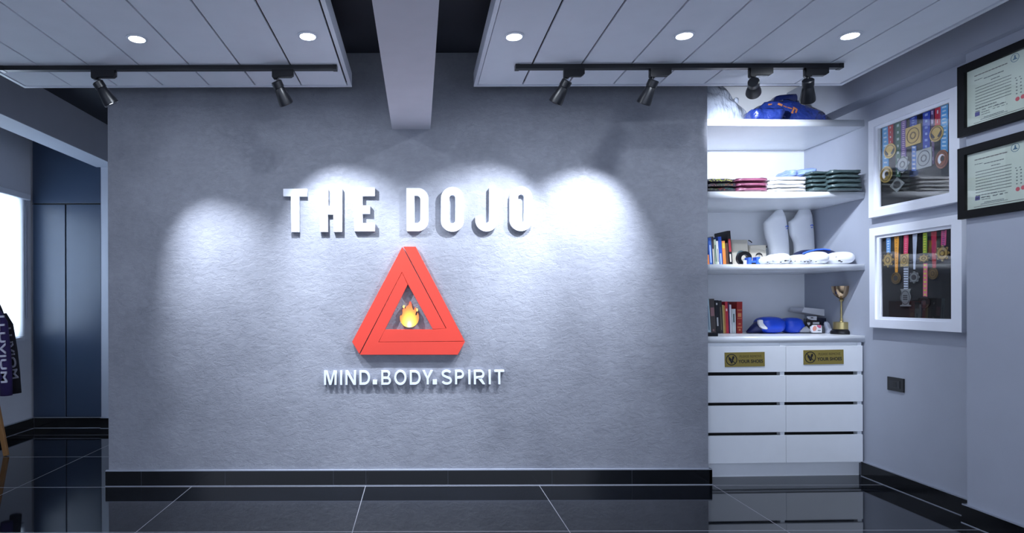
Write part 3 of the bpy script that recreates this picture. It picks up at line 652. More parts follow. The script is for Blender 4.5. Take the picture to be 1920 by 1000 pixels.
# ------------------------------------------------------------ books
PAGE = mat('book_pages', (214, 208, 194), .8)
def book(px0, px1, pyt, Y, depth, zs, col, label, group, lean=0., marks=(), mc=(220, 215, 200)):
    a = P(px0, 480, Y).x; b = P(px1, 480, Y).x; h = P((px0+px1)/2, pyt, Y).z-zs; wv = b-a
    t = thing('book', (a, Y, zs), label, 'book', group)
    t.rotation_euler = (0, -lean, 0)
    M = wmat(t); cm = mat('book_cover_%d_%d_%d' % col, col, .4)
    th = min(.003, wv*.2)
    bm = bx(0, th, 0, depth, 0, h, m=M); box(bm, wv-th, wv, 0, depth, 0, h, m=M); box(bm, th, wv-th, 0, .003, 0, h, m=M)
    obj('cover', bm, cm, t)
    obj('pages', bx(th, wv-th, .003, depth-.004, .003, h-.004, m=M), PAGE, t)
    if marks:
        bm = bmesh.new()
        for z0, z1, f in marks: box(bm, wv*(.5-f/2), wv*(.5+f/2), -.0006, .001, h*z0, h*z1, m=M)
        obj('spine_print', bm, mat('spine_ink_%d_%d_%d' % mc, mc, .5), t)
    return t
g3 = 'books on the shelf of shin guards'; Yb = 4.60
book(1325.5, 1330.6, 478, Yb, .15, Z3, (216, 128, 70), 'orange book, mostly hidden at the plaster wall end of its shelf', g3, .06)
book(1330.8, 1336.6, 446, Yb, .16, Z3, (58, 98, 176), 'light blue spined book next to the orange one', g3, .06, [(.15, .75, .35)], (180, 200, 230))
book(1336.9, 1341.2, 444, Yb, .17, Z3, (66, 58, 60), 'slim dark brown book between the blue and green-white spines', g3, .06, [(.1, .6, .4)])
book(1341.4, 1345.4, 449, Yb, .15, Z3, (168, 182, 160), 'pale green book in the middle of the upper book row', g3, .06, [(.2, .8, .4)], (60, 90, 80))
book(1345.6, 1349.2, 452, Yb, .15, Z3, (214, 212, 206), 'white spined book beside the pale green one', g3, .06, [(.2, .7, .4)], (120, 120, 120))
book(1349.6, 1355.6, 444, Yb, .17, Z3, (40, 78, 170), 'deep blue book with pale spine title', g3, .06, [(.1, .45, .4)], (170, 190, 230))
book(1356.2, 1362, 452, Yb, .16, Z3, (214, 130, 64), 'orange and yellow spined book right of the deep blue one', g3, .06, [(.72, .92, .8)], (214, 190, 70))
book(1362.2, 1367.0, 456, Yb, .16, Z3, (78, 56, 44), 'brown book squeezed beside the tall black book', g3, .06)
book(1368.2, 1374.2, 433, Yb, .20, Z3, (22, 20, 26), 'tallest black book with red and white spine blocks', g3, .07, [(.42, .78, .7)], (150, 40, 48))
tb = [o for o in bpy.data.objects if o.name.startswith('book') and 'tallest' in o.get('label', '')][0]
bm = bx(.006, .016, -.0008, .001, .04, .10, m=wmat(tb)); obj('spine_print', bm, mat('spine_white', (225, 225, 225), .5), tb)
gc = 'books on the countertop'; Yb = 4.62; ZC0 = ZC
book(1326.5, 1332.8, 561, Yb, .15, ZC0, (176, 196, 204), 'pale blue-white book at the plaster wall end of the countertop', gc, .06, [(.1, .8, .3)], (110, 130, 150))
book(1333, 1342.6, 561, Yb, .17, ZC0, (70, 62, 60), 'thick brown book with pinkish block on its spine', gc, .06, [(.5, .75, .7), (.06, .12, .3)], (150, 110, 112))
book(1343, 1349.6, 563.5, Yb, .16, ZC0, (18, 20, 28), 'glossy black book with small white spine title', gc, .05, [(.22, .48, .4), (.86, .92, .4)], (190, 190, 190))
book(1350, 1355.6, 564, Yb, .16, ZC0, (40, 38, 40), 'dark grey paperback between the black and yellow books', gc, .05, [(.1, .8, .3)], (110, 100, 84))
book(1356, 1358.2, 572, Yb, .15, ZC0, (196, 172, 110), 'thin yellow book on the countertop', gc, .04)
book(1358.5, 1361.0, 573, Yb, .15, ZC0, (190, 132, 64), 'thin orange book on the countertop', gc, .04)
book(1361.3, 1366.2, 566, Yb, .16, ZC0, (192, 46, 62), 'bright red book with a white dot on its spine', gc, .04, [(.70, .78, .5)], (235, 200, 200))
book(1366.5, 1368.6, 568, Yb, .16, ZC0, (70, 44, 92), 'thin purple book beside the bright red one', gc, .03)
book(1368.9, 1372.2, 571.6, Yb, .15, ZC0, (214, 214, 220), 'narrow white book beside the purple one', gc, .03)
book(1372.6, 1379.6, 579.7, Yb, .15, ZC0, (196, 204, 206), 'low white and grey book beside the thick red one', gc, .02, [(.45, .8, .35)], (80, 100, 100))
book(1381.3, 1391.6, 566, Yb-.005, .20, ZC0, (150, 34, 30), 'thick dark red book with golden ornaments, last in its row', gc, 0, [(.72, .75, .8), (.52, .64, .6), (.46, .48, .8), (.28, .32, .4), (.18, .21, .8), (.08, .14, .3)], (196, 130, 80))
tag(obj('flat_case', bx(*(lambda a, b: (a.x, b.x, 4.23, 4.40))(P(1323, 628, 4.235), P(1346, 628, 4.235)), ZC+.0005, ZC+.024, bev=.003), BLACKP), 'flat black case at the front edge of the countertop by the wall', 'case')

# ------------------------------------------------------------ pouches, tape, box, guards, mitts (third shelf)
CLO = mat('natural_cotton', (196, 190, 176), .85, bump=.5, bscale=30, dist=.01)
def flatloft(pp, Y, depth, ox, oy, s, n=40, e=.7, amp=0., seed=0, zmin=None):
    """outline (left and right edge points, crop pixels) inflated into a padded body"""
    Lp, Rp = pp; zs = sorted({P(0, oy+b/s, Y).z for a, b in Lp+Rp})
    def edge(pts, y):
        pts = sorted(pts, key=lambda p: p[1])
        for (a, b), (c, d) in zip(pts, pts[1:]):
            if b <= y <= d: return a+(c-a)*(y-b)/max(d-b, 1e-6)
        return pts[0][0] if y < pts[0][1] else pts[-1][0]
    y0 = min(p[1] for p in Lp+Rp); y1 = max(p[1] for p in Lp+Rp); rows = []
    for i in range(n+1):
        y = y0+(y1-y0)*i/n; a = P(ox+edge(Lp, y)/s, oy+y/s, Y); b = P(ox+edge(Rp, y)/s, oy+y/s, Y)
        k = min(1, (.25+6*i/n)) ; rows.append(((a.z+b.z)/2, a.x, b.x, Y+depth/2, depth*min(k, 1)))
    bm = loft(rows[::-1], n=32, e=e, amp=amp, seed=seed)
    if zmin is not None:
        for v in bm.verts: v.co.z = max(v.co.z, zmin+.0004)
    return bm
s4 = 1231/160.0
def pouch(L_, R_, Y, label, logos, fold=None):
    t = thing('cloth_pouch', (P(1320+(L_[0][0]+R_[0][0])/2/s4, 495, Y).x, Y, Z3), label, 'pouch', 'beige cloth pouches')
    obj('pouch_body', flatloft((L_, R_), Y, .045, 1320, 370, s4, e=.5, amp=.002, zmin=Z3), CLO, t, smooth='all')
    for (cx, cy, r, c_) in logos:
        q = P(1320+cx/s4, 370+cy/s4, Y-.002); rr = r/s4*Y/F
        bm = prism([[(q.x+math.cos(math.radians(a))*rr, q.z+math.sin(math.radians(a))*rr) for a in range(0, 181, 12)]+[(q.x-rr*.6, q.z+rr*.25), (q.x, q.z+rr*.45), (q.x+rr*.6, q.z+rr*.25)]], .002, FRONT(Y-.0005))
        stroke(bm, (q.x, q.z+rr*.5), (q.x, q.z-rr*.4), rr*.06, FRONT(Y-.0005), .002)
        prism([circ(q.x, q.z, rr), circ(q.x, q.z, rr*.95)], .0015, FRONT(Y-.0005), bm)
        obj('round_print', bm, mat('print_%d_%d_%d' % c_, c_, .6), t)
    return t
Yp = 4.72
t = pouch([(405, 640), (400, 800), (418, 1060)], [(640, 612), (650, 800), (662, 1060)], Yp, 'larger beige cloth pouch with teal round print beside the black book', [(540, 840, 70, (92, 122, 126))])
obj('drawstring', tube(bmesh.new(), [P(1320+640/s4, 370+622/s4, Yp-.003), P(1320+665/s4, 370+632/s4, Yp-.005), P(1320+690/s4, 370+655/s4, Yp-.003)], .004, 6), INK, t)
t = pouch([(655, 695), (660, 800), (684, 1060)], [(895, 690), (910, 780), (918, 1060)], Yp+.01, 'smaller beige cloth pouch with black round print beside the shin guard', [(795, 850, 50, (40, 40, 44))])
bm = prism([[(lambda q: (q.x, q.z))(P(1320+a/s4, 370+b/s4, Yp+.004)) for a, b in ((668, 700), (892, 690), (893, 745), (880, 775), (800, 745), (668, 742))]], .004, FRONT(Yp+.006)); obj('flap', bm, CLO, t)
obj('drawstring', tube(bmesh.new(), [P(1320+902/s4, 370+700/s4, Yp-.003), P(1320+904/s4, 370+728/s4, Yp-.004)], .004, 6), INK, t)
q = P(1394, 492, 4.40); 
tag(obj('tape_roll', prism([circ(q.x, Z3+.052, .052), circ(q.x, Z3+.052, .026)], .03, FRONT(4.41)), BLACKP, smooth=True), 'roll of black tape standing in front of the larger pouch', 'tape roll')
tag(obj('small_cup', lathe(bmesh.new(), [(.018, 0), (.020, .03), (.017, .034), (.015, .01)], Matrix.Translation((P(1399, 490, 4.33).x, 4.33, Z3+.0005))), WHITE, smooth=True), 'tiny white cup in front of the black tape roll', 'cup')
BLU = mat('bright_blue_plastic', (64, 110, 224), .35)
t = thing('blue_clasp', (P(1414, 490, 4.30).x, 4.31, Z3), 'bright blue open plastic holder beside the white mitts', 'holder')
a = P(1403, 483, 4.29); b = P(1425, 483, 4.29)
bm = bx(a.x, a.x+.02, 4.285, 4.34, Z3+.0005, a.z+.0, bev=.002); box(bm, b.x-.026, b.x, 4.285, 4.34, Z3+.0005, a.z+.003, bev=.002)
obj('side_cheek', bm, BLU, t); obj('base_bar', bx(a.x+.02, b.x-.026, 4.29, 4.335, Z3+.0005, Z3+.03, bev=.002), BLU, t); obj('insert', bx(a.x+.022, b.x-.03, 4.288, 4.30, Z3+.002, Z3+.014), BLACKP, t)
SG = mat('white_guard_vinyl', (240, 243, 248), .5, bump=.15, bscale=20, dist=.01)
s5 = 1667/200.0
YG = 4.74
def shin(Lp, Rp, mark, label):
    t = thing('shin_guard', (P(1420+mark[0]/s5, 490, YG).x, YG, Z3), label, 'shin guard', 'white shin guards')
    obj('pad', flatloft((Lp, Rp), YG, .09, 1420, 380, s5, e=.85, zmin=Z3), SG, t, smooth='all')
    q = P(1420+mark[0]/s5, 380+mark[1]/s5, YG); rr = .012
    bm = prism([[(q.x+rr*math.cos(math.radians(a)), q.z+rr*math.sin(math.radians(a))) for a in range(20, 161, 20)]+[(q.x+rr*.7*math.cos(math.radians(a)), q.z+rr*.55*math.sin(math.radians(a))) for a in range(160, 19, -20)]], .008, FRONT(YG+.006))
    prism([circ(q.x, q.z-rr*.9, rr*.45, 16, rr*.25)], .008, FRONT(YG+.006), bm); obj('blue_logo', bm, BLU, t)
    return t
shin([(380, 92), (330, 120), (240, 220), (155, 300), (158, 400), (180, 530), (220, 640), (240, 740), (250, 1060)], [(430, 92), (455, 130), (480, 210), (505, 330), (525, 500), (535, 640), (550, 1060)], (465, 385), 'left-hand white shin guard standing upright beside the pouches')
t = shin([(740, 72), (700, 110), (640, 220), (545, 290), (552, 400), (560, 490), (600, 550), (628, 620), (635, 740), (640, 1060)], [(850, 72), (885, 110), (900, 200), (920, 340), (932, 480), (938, 620), (950, 1060)], (855, 368), 'right-hand white shin guard with dark straps at its left side')
bm = bmesh.new()
for (a, b), (c, d) in (((520, 350), (560, 300)), ((525, 440), (565, 490)), ((590, 800), (640, 740))):
    stroke(bm, *(lambda p, q: ((p.x, p.z), (q.x, q.z)))(P(1420+a/s5, 380+b/s5, YG+.04), P(1420+c/s5, 380+d/s5, YG+.04)), .012, FRONT(YG+.05), .004)
obj('strap', bm, NAVYC, t)
MW = mat('white_mitt_leather', (240, 242, 248), .4, bump=.1, bscale=15)
def mitt(px0, px1, pyt, Y, depth, seed, label, dots=(), e=.8, sk=0):
    a = P(px0, 490, Y-depth/2+.03).x; b = P(px1, 490, Y-depth/2+.03).x; h = P((px0+px1)/2, pyt, Y-depth/2+.03).z-Z3
    t = thing('karate_mitt', ((a+b)/2, Y, Z3), label, 'mitt', 'white karate mitts')
    obj('mitt_body', blob(((a+b)/2, Y, Z3+.0006+h/2), (b-a, depth, h), e, e, .004, 14, seed, fn=(lambda p: Vector((p.x, p.y, p.z*(1+sk*p.x/(b-a)) if p.z > 0 else p.z)))), MW, t, smooth='all')
    if dots:
        for px, py, r in dots: q = P(px, py, Y-depth/2-.004); obj('black_trim', blob((q.x, q.y+.006, q.z), (r*.0036*2.0, .012, r*.0036*1.1), .9, .9, .002, 40, px, 12, 8), INK, t, smooth='all')
mitt(1424, 1451, 481, 4.31, .14, 1, 'flattened white mitt beside the blue holder', [(1440, 492, 1.2), (1444, 494, 1)], .8, .8)
mitt(1452, 1486, 474.5, 4.35, .20, 2, 'white mitt in front of the left shin guard', [(1465, 492, 1.6), (1474, 489, 2.6), (1478, 489, 1.2)], .75)
mitt(1489, 1521.5, 477, 4.33, .17, 3, 'white mitt in front of the right shin guard', [(1484, 490, 1.8), (1492, 490, 1.2), (1503, 490, 1.2), (1510, 491, 1.6), (1516, 491.5, 1.6)], .75)
mitt(1523, 1558.5, 471, 4.34, .19, 4, 'domed white mitt in front of the navy glove', [(1522, 489, 1.4), (1531, 491, 1.2)], .85)
mitt(1559, 1608, 471.5, 4.37, .20, 5, 'white mitt at the right end of the shelf beside the wall', [(1569, 482, 1.4), (1575, 489, 2.6), (1579, 491, 2.0)], .85, .5)
NV = mat('navy_glove_leather', (22, 30, 70), .4, var=.3)
t = thing('sparring_glove', (P(1540, 480, 4.6).x, 4.58, Z3), 'navy sparring glove lying behind the white mitts', 'glove')
c, sz = lump(1500, 1580, 467.5, 4.57, .17, Z3+.0006)
obj('glove_body', blob(c, sz, .7, .7, .008, 14, 8), NV, t, smooth='all')
obj('blue_edge', tube(bmesh.new(), [P(1505, 476, 4.51), P(1515, 472, 4.50), P(1530, 468.5, 4.50), P(1545, 467.5, 4.50), P(1556, 469, 4.51)], .006, 8), BLU, t, smooth=True)

# ------------------------------------------------------------ things on the countertop
BG = mat('blue_boxing_leather', (14, 64, 190), .35, var=.1)
DB = mat('dark_blue_leather', (16, 28, 84), .4)
YGc = 4.60
c, sz = lump(1426, 1478, 594.5, YGc, .18, ZC+.0006)
t = thing('boxing_glove', (c[0], YGc, ZC), 'blue boxing glove with white cuff patch lying beside the books', 'glove', 'blue boxing gloves')
obj('fist', blob(c, sz, .75, .75, .003, 12, 3), BG, t, smooth='all')
rows_ = [(P(1401, 612, 4.60).x, .03, .02), (P(1408, 612, 4.60).x, .07, .05), (P(1418, 612, 4.60).x, .11, .09), (P(1430, 612, 4.60).x, .13, .11), (P(1440, 612, 4.60).x, .12, .105)]
bm = bmesh.new(); rings = []
for x, d, h in rows_: rings.append([bm.verts.new((x, YGc+d/2*math.cos(2*math.pi*k/20), ZC+.002+h/2+h/2*math.sin(2*math.pi*k/20))) for k in range(20)])
for A, B in zip(rings, rings[1:]):
    for k in range(20): bm.faces.new((A[k], A[(k+1) % 20], B[(k+1) % 20], B[k]))
bm.faces.new(rings[0][::-1]); bm.faces.new(rings[-1]); bmesh.ops.recalc_face_normals(bm, faces=bm.faces)
obj('cuff', bm, DB, t, smooth='all')
s6 = 8.0
pp = [(lambda q: (q.x, q.z))(P(1390+a/s6, 520+b/s6, 4.51)) for a, b in ((255, 650), (290, 638), (325, 642), (332, 690), (365, 730), (400, 765), (390, 785), (340, 780), (290, 750), (262, 700))]
obj('cuff_patch', prism([pp], .02, FRONT(4.53), bevel=.003), mat('white_leather_patch', (206, 206, 208), .5), t)
c, sz = lump(1474, 1511, 596, YGc+.02, .17, ZC+.0006)
t = thing('boxing_glove', (c[0], YGc, ZC), 'plain blue boxing glove next to the packets', 'glove', 'blue boxing gloves')
obj('fist', blob(c, sz, .7, .75, .003, 12, 5), BG, t, smooth='all')
obj('thumb', blob((c[0]+.04, c[1]-.05, c[2]-.01), (.06, .06, .07), .9, .9), BG, t, smooth='all')
s7 = 14.29
def cp(pp, Y): return [(lambda q: (q.x, q.z))(P(1500+a/s7, 570+b/s7, Y)) for a, b in pp]
CARD = mat('white_card', (214, 216, 222), .5); DKP = mat('navy_packet_foil', (34, 38, 62), .3, coat=.5, bump=.5, bscale=25, dist=.01, var=.3)
tag(obj('flat_packet', prism([cp([(440, 370), (900, 400), (960, 480), (930, 600), (780, 770), (430, 770)], 4.66)], .12, FRONT(4.78), bevel=.004), DKP, smooth=True), 'dark navy foil packet standing under the tilted white box', 'packet', 'small packets')
t = thing('paper_box', (P(1540, 590, 4.7).x, 4.72, P(1540, 597, 4.7).z), 'flat white paper box tilted on top of the packets', 'box')
obj('box_body', prism([cp([(110, 95), (1090, 190), (1090, 390), (900, 375), (45, 225)], 4.68)], .17, FRONT(4.85), bevel=.002), CARD, t)
t = thing('hanging_tag_pack', (P(1525, 600, 4.6).x, 4.62, ZC), 'black packet with white header card beside the blue glove', 'packet', 'small packets')
obj('packet_body', prism([cp([(170, 400), (470, 440), (560, 480), (600, 760), (300, 760), (180, 620)], 4.63)], .03, FRONT(4.66)), mat('black_foil', (26, 22, 30), .3, coat=.5, bump=.5, bscale=25), t)
obj('header_card', prism([cp([(185, 340), (455, 335), (450, 440), (330, 435), (220, 405)], 4.62)], .003, FRONT(4.625)), CARD, t)
obj('label_strip', prism([cp([(360, 490), (530, 490), (530, 545), (360, 545)], 4.62)], .003, FRONT(4.628)), CARD, t)
obj('label_strip', prism([cp([(205, 500), (285, 500), (280, 550), (245, 580), (210, 540)], 4.62)], .003, FRONT(4.628)), CARD, t)
obj('bird_mark', prism([cp([(262, 378), (320, 358), (380, 378), (320, 388)], 4.617)], .001, FRONT(4.6175)), INK, t)
t = thing('printed_pouch', (P(1532, 620, 4.5).x, 4.5, ZC), 'small pink and white printed pouch at the counter front', 'pouch', 'small packets')
def zc(pts): return [(a, max(b, ZC+.0005)) for a, b in pts]
obj('pouch_body', prism([zc(cp([(310, 620), (380, 570), (570, 570), (590, 640), (590, 775), (350, 775), (310, 720)], 4.50))], .02, FRONT(4.52), bevel=.002), CARD, t)
obj('pink_print', prism([cp([(460, 572), (570, 572), (570, 650), (520, 650), (465, 610)], 4.495)], .001, FRONT(4.4985)), mat('print_pink', (176, 84, 110), .5), t)
obj('face_print', prism([cp([(350, 640), (390, 590), (440, 600), (455, 660), (430, 720), (370, 730), (345, 690)], 4.495)], .001, FRONT(4.4985)), mat('print_skin', (206, 140, 124), .5), t)
obj('lettering', prism([cp([(490, 700), (560, 700), (560, 722), (480, 722)], 4.495)], .001, FRONT(4.4985)), mat('print_slate', (90, 104, 104), .5), t)
tag(obj('foil_sachet', prism([zc(cp([(50, 730), (120, 640), (200, 600), (290, 680), (310, 740), (280, 760), (50, 760)], 4.52))], .02, FRONT(4.55), bevel=.003), mat('silver_foil', (150, 152, 160), .3, .3, bump=.5, bscale=30)), 'small silver foil sachet between the blue glove and pink pouch', 'sachet', 'small packets')
tag(obj('grey_box', bx(P(1543.5, 615, 4.58).x, P(1556, 615, 4.58).x, 4.58, 4.63, ZC+.0005, P(1550, 611, 4.58).z, bev=.002), mat('grey_card', (104, 106, 112), .6)), 'small dark grey box between the pink pouch and trophy', 'box')
PLW = mat('crumpled_film', (190, 196, 214), .15, coat=.6, bump=.8, bscale=30, var=.2)
bm = loft([(ZC+.0006, P(1549, 620, 4.55).x, P(1562, 620, 4.55).x, 4.56, .05), (ZC+.03, P(1551, 620, 4.55).x, P(1560, 620, 4.55).x, 4.56, .04), (ZC+.075, P(1546, 600, 4.55).x, P(1556, 600, 4.55).x, 4.56, .025), (ZC+.09, P(1547, 600, 4.55).x, P(1552, 600, 4.55).x, 4.56, .012)], n=20, amp=.006, freq=30)
tag(obj('plastic_film', bm, PLW, smooth='all'), 'crumpled piece of clear film behind the trophy base', 'plastic film')
# trophy
YT = 4.47; tc_ = P(1577.5, 620, YT); k = YT/F
t = thing('trophy_cup', (tc_.x, YT, ZC), 'golden trophy cup with slim stem on a round black base', 'trophy')
def zp(py): return P(1577, py, YT).z
T0 = Matrix.Translation((tc_.x, YT, ZC+.0005)); o_ = ZC
obj('base', lathe(bmesh.new(), [(17.5*k, 0), (17.8*k, .006), (17.2*k, .022), (14.5*k, .032), (13.5*k, .036)], T0, 36), BLACKP, t, smooth=True)
GLD = mat('polished_pale_gold', (204, 176, 142), .18, .95); PLT = mat('gold_plaque_band', (176, 160, 110), .3, .8)
obj('plaque_band', lathe(bmesh.new(), [(12.8*k, .036), (13.2*k, .038), (13.2*k, zp(604.5)-o_), (11*k, zp(604)-o_)], T0, 36), PLT, t, smooth=True)
obj('stem', lathe(bmesh.new(), [(3.5*k, zp(604)-o_), (2.0*k, zp(601.5)-o_), (2.6*k, zp(599)-o_), (1.5*k, zp(596)-o_), (1.7*k, zp(580)-o_), (1.3*k, zp(568)-o_), (2.0*k, zp(565.5)-o_), (4*k, zp(563.5)-o_), (3.6*k, zp(562)-o_), (1.5*k, zp(561)-o_)], T0, 24), PLT, t, smooth=True)
obj('cup', lathe(bmesh.new(), [(1.5*k, zp(561.5)-o_), (4.2*k, zp(560)-o_), (8.6*k, zp(556.5)-o_), (12.3*k, zp(552)-o_), (14.5*k, zp(547)-o_), (15.5*k, zp(541)-o_), (16.0*k, zp(537)-o_), (15.2*k, zp(537.2)-o_), (13.5*k, zp(545)-o_), (6*k, zp(554)-o_)], T0, 40), GLD, t, smooth=True)

# ------------------------------------------------------------ framed medals on the right wall
WF = mat('white_frame_lacquer', (232, 236, 246), .35)
BK = mat('black_velvet', (9, 10, 14), .9)
def medal_frame(label, Y0, Y1, z0, z1, oy0, oy1, oz0, oz1):
    """Y0 far, Y1 near outer edges; o* the opening"""
    t = thing('display_case', (3.15, (Y0+Y1)/2, z0), label, 'frame', 'white medal frames')
    bm = prism([[(Y1, z0), (Y0, z0), (Y0, z1), (Y1, z1)], [(oy1-.018, oz0-.018), (oy0+.018, oz0-.018), (oy0+.018, oz1+.018), (oy1-.018, oz1+.018)]], .05, SIDE(3.149), bevel=.0015)
    obj('outer_frame', bm, WF, t)
    bm = prism([[(oy1-.019, oz0-.019), (oy0+.019, oz0-.019), (oy0+.019, oz1+.019), (oy1-.019, oz1+.019)], [(oy1, oz0), (oy0, oz0), (oy0, oz1), (oy1, oz1)]], .036, SIDE(3.149))
    obj('inner_lip', bm, WF, t)
    obj('backing', bx(3.138, 3.149, oy1-.015, oy0+.015, oz0-.015, oz1+.015), BK, t)
    obj('glass', bx(3.1165, 3.118, oy1-.001, oy0+.001, oz0-.001, oz1+.001), GLASS, t)
    return t
Fy0, Fz1 = R(1628, 227, 3.10); _, Fz0 = R(1629, 411, 3.10); Fy1, _ = R(1799, 300, 3.10)
oy0 = R(1645.5, 300, 3.113)[0]; oy1 = R(1779.5, 300, 3.113)[0]; oz1 = (R(1645, 241.3, 3.113)[1]+R(1779, 191.8, 3.113)[1])/2; oz0 = (R(1645, 388, 3.113)[1]+R(1779, 363, 3.113)[1])/2
Fz1 = (R(1628, 227, 3.10)[1]+R(1799, 161, 3.10)[1])/2; Fz0 = (R(1629, 411, 3.10)[1]+R(1801, 376, 3.10)[1])/2
medal_frame('upper white box frame with large medals and wide ribbons', Fy0, Fy1, Fz0, Fz1, oy0, oy1, oz0, oz1)
G1 = (oy0, oy1, oz0, oz1)
Gy0 = R(1630, 500, 3.10)[0]; Gy1 = R(1803, 500, 3.10)[0]; Gz1 = (R(1629, 429.4, 3.10)[1]+R(1802, 401, 3.10)[1])/2; Gz0 = (R(1632, 615, 3.10)[1]+R(1806, 623, 3.10)[1])/2
py0 = R(1648, 500, 3.113)[0]; py1 = R(1783, 500, 3.113)[0]; pz1 = (R(1647, 447.4, 3.113)[1]+R(1782, 428, 3.113)[1])/2; pz0 = (R(1650, 595, 3.113)[1]+R(1785, 598, 3.113)[1])/2
medal_frame('lower white box frame with smaller medals on narrow ribbons', Gy0, Gy1, Gz0, Gz1, py0, py1, pz0, pz1)
G2 = (py0, py1, pz0, pz1)
XM_ = 3.132
RIM = {GOLD.name: mat('gold_relief', (112, 88, 44), .4, .7), DGOLD.name: mat('old_gold_relief', (84, 66, 38), .4, .7), SILV.name: mat('silver_relief', (96, 98, 102), .4, .7), BRNZ.name: mat('bronze_relief', (92, 52, 36), .4, .7), 'dark_bronze': mat('dark_bronze_relief', (34, 28, 28), .5, .5)}
def medal(sp, ribbon, rcol, shape, c, rx, ry, m_, label, G, emb=None, stripes=None, extra=None, group='medals'):
    ox, oy, s_ = sp; X = XM_
    def pt(a, b): 
        y, z = R(ox+a/s_, oy+b/s_, X); return (min(max(y, G[1]+.002), G[0]-.002), min(max(z, G[2]+.002), G[3]-.002))
    t = thing('medal', (X, pt(*c)[0], pt(c[0], c[1]+ry)[1]), label, 'medal', group)
    def ribpoly(r): # x0,x1 at top; x0,x1 bottom, ytop, ybot
        a0, a1, b0, b1, yt, yb = r
        return [pt(a0, yt), pt(a1, yt), pt(b1, yb), pt(b0, yb)]
    poly = ribpoly(ribbon)
    topz = G[3]-.003
    if ribbon[4] >= 0 and not (extra == 'keep'): poly[0] = (poly[0][0], topz); poly[1] = (poly[1][0], topz)
    obj('ribbon', prism([poly], .003, SIDE(X+.003)), mat('ribbon_%d_%d_%d' % rcol, rcol, .6, var=.15, vscale=60, spec=.3), t)
    if stripes:
        bm = None; n = stripes[0]*2; a = poly[3]; b = poly[2]; c0 = poly[0]; c1 = poly[1]
        for i in range(n):
            f0 = (i+.25)/n; f1 = (i+.62)/n
            L0 = Vector(c0).lerp(Vector(a), f0); L1 = Vector(c0).lerp(Vector(a), f1); R0 = Vector(c1).lerp(Vector(b), f0); R1 = Vector(c1).lerp(Vector(b), f1)
            e0 = stripes[2]+(.06 if i % 2 and stripes[2] else 0); q = [L0.lerp(R0, e0), L0.lerp(R0, 1-e0), L1.lerp(R1, 1-e0), L1.lerp(R1, e0)]
            bm = prism([[tuple(v) for v in q]], .001, SIDE(X), bm)
        obj('ribbon_print', bm, mat('ribbonprint_%d_%d_%d' % stripes[1], stripes[1], .6), t)
    cy, cz = pt(*c); w2 = abs(pt(c[0]-rx, c[1])[0]-pt(c[0]+rx, c[1])[0])/2; h2 = abs(pt(c[0], c[1]-ry)[1]-pt(c[0], c[1]+ry)[1])/2
    if shape == 'round': lp = circ(cy, cz, w2, 36, h2)
    elif shape == 'square': lp = [(cy-w2, cz-h2), (cy+w2, cz-h2), (cy+w2, cz+h2), (cy-w2, cz+h2)]
    elif shape == 'diamond': lp = [(cy, cz-h2), (cy+w2, cz), (cy, cz+h2), (cy-w2, cz)]
    elif shape in ('flower', 'star'):
        n = 8; k = .10 if shape == 'flower' else .16; lp = [(cy+w2*(1-k+k*math.cos(n*a))*math.cos(a), cz+h2*(1-k+k*math.cos(n*a))*math.sin(a)) for a in [2*math.pi*i/96 for i in range(96)]]
    elif shape == 'tower': lp = [(cy-w2, cz-h2), (cy+w2, cz-h2), (cy+w2, cz-h2*.88), (cy+w2*.6, cz-h2*.8), (cy+w2*.6, cz-h2*.6)]+circ(cy, cz, w2*.95, 24, h2*.68)[22:]+circ(cy, cz, w2*.95, 24, h2*.68)[:3]+[(cy+w2*.7, cz+h2*.6), (cy+w2*.95, cz+h2), (cy-w2*.95, cz+h2), (cy-w2*.7, cz+h2*.6)]+circ(cy, cz, w2*.95, 24, h2*.68)[10:15]+[(cy-w2*.6, cz-h2*.6), (cy-w2*.6, cz-h2*.8), (cy-w2, cz-h2*.88)]
    obj('disc', prism([lp], .006, SIDE(X-.0005), bevel=.0012), m_, t)
    k1 = .82 if shape != 'diamond' else .5
    bm = prism([circ(cy, cz, w2*k1, 32, h2*k1), circ(cy, cz, w2*(k1-.09), 32, h2*(k1-.09))], .0015, SIDE(X-.0062)); obj('rim_relief', bm, RIM[m_.name], t)
    def E(pts): return [(cy-w2*a, cz+h2*b) for a, b in pts]   # a to the right as seen
    if emb == 'eyes': bm = prism([E([(-.85, .1), (-.7, .25), (-.2, -.4), (-.35, -.55), (-.7, -.35)])], .0015, SIDE(X-.0062)); prism([E([(.85, .1), (.7, .25), (.2, -.4), (.35, -.55), (.7, -.35)])], .0015, SIDE(X-.0062), bm); obj('emblem', bm, DARKR, t)
    elif emb == 'swirl': bm = prism([E([(.55*math.cos(math.radians(a)), .55*math.sin(math.radians(a))) for a in range(30, 241, 15)]+[(.16+.36*math.cos(math.radians(a)), .04+.36*math.sin(math.radians(a))) for a in range(240, 29, -15)])], .0015, SIDE(X-.0062)); obj('emblem', bm, WF, t); obj('emblem', prism([circ(cy-w2*.16, cz+h2*.04, w2*.26, 16, h2*.26)], .0015, SIDE(X-.0062)), DARKR, t)
    elif emb == 'bars':
        bm = None
        for z in (.22, 0, -.22): bm = prism([E([(-.4, z-.07), (.4, z-.07), (.4, z+.07), (-.4, z+.07)])], .0015, SIDE(X-.0062), bm)
        obj('emblem', bm, DARKR, t)
    elif emb == 'core': obj('emblem', prism([circ(cy, cz, w2*.45, 20, h2*.45)], .0015, SIDE(X-.0062)), DARKR, t)
    elif emb == 'flowercore': obj('emblem', prism([circ(cy, cz, w2*.4, 12, h2*.4), circ(cy, cz, w2*.28, 6, h2*.28)], .0015, SIDE(X-.0062)), RIM[m_.name], t)
A = (1630, 170, 4.35); g = 'medals in the upper frame'
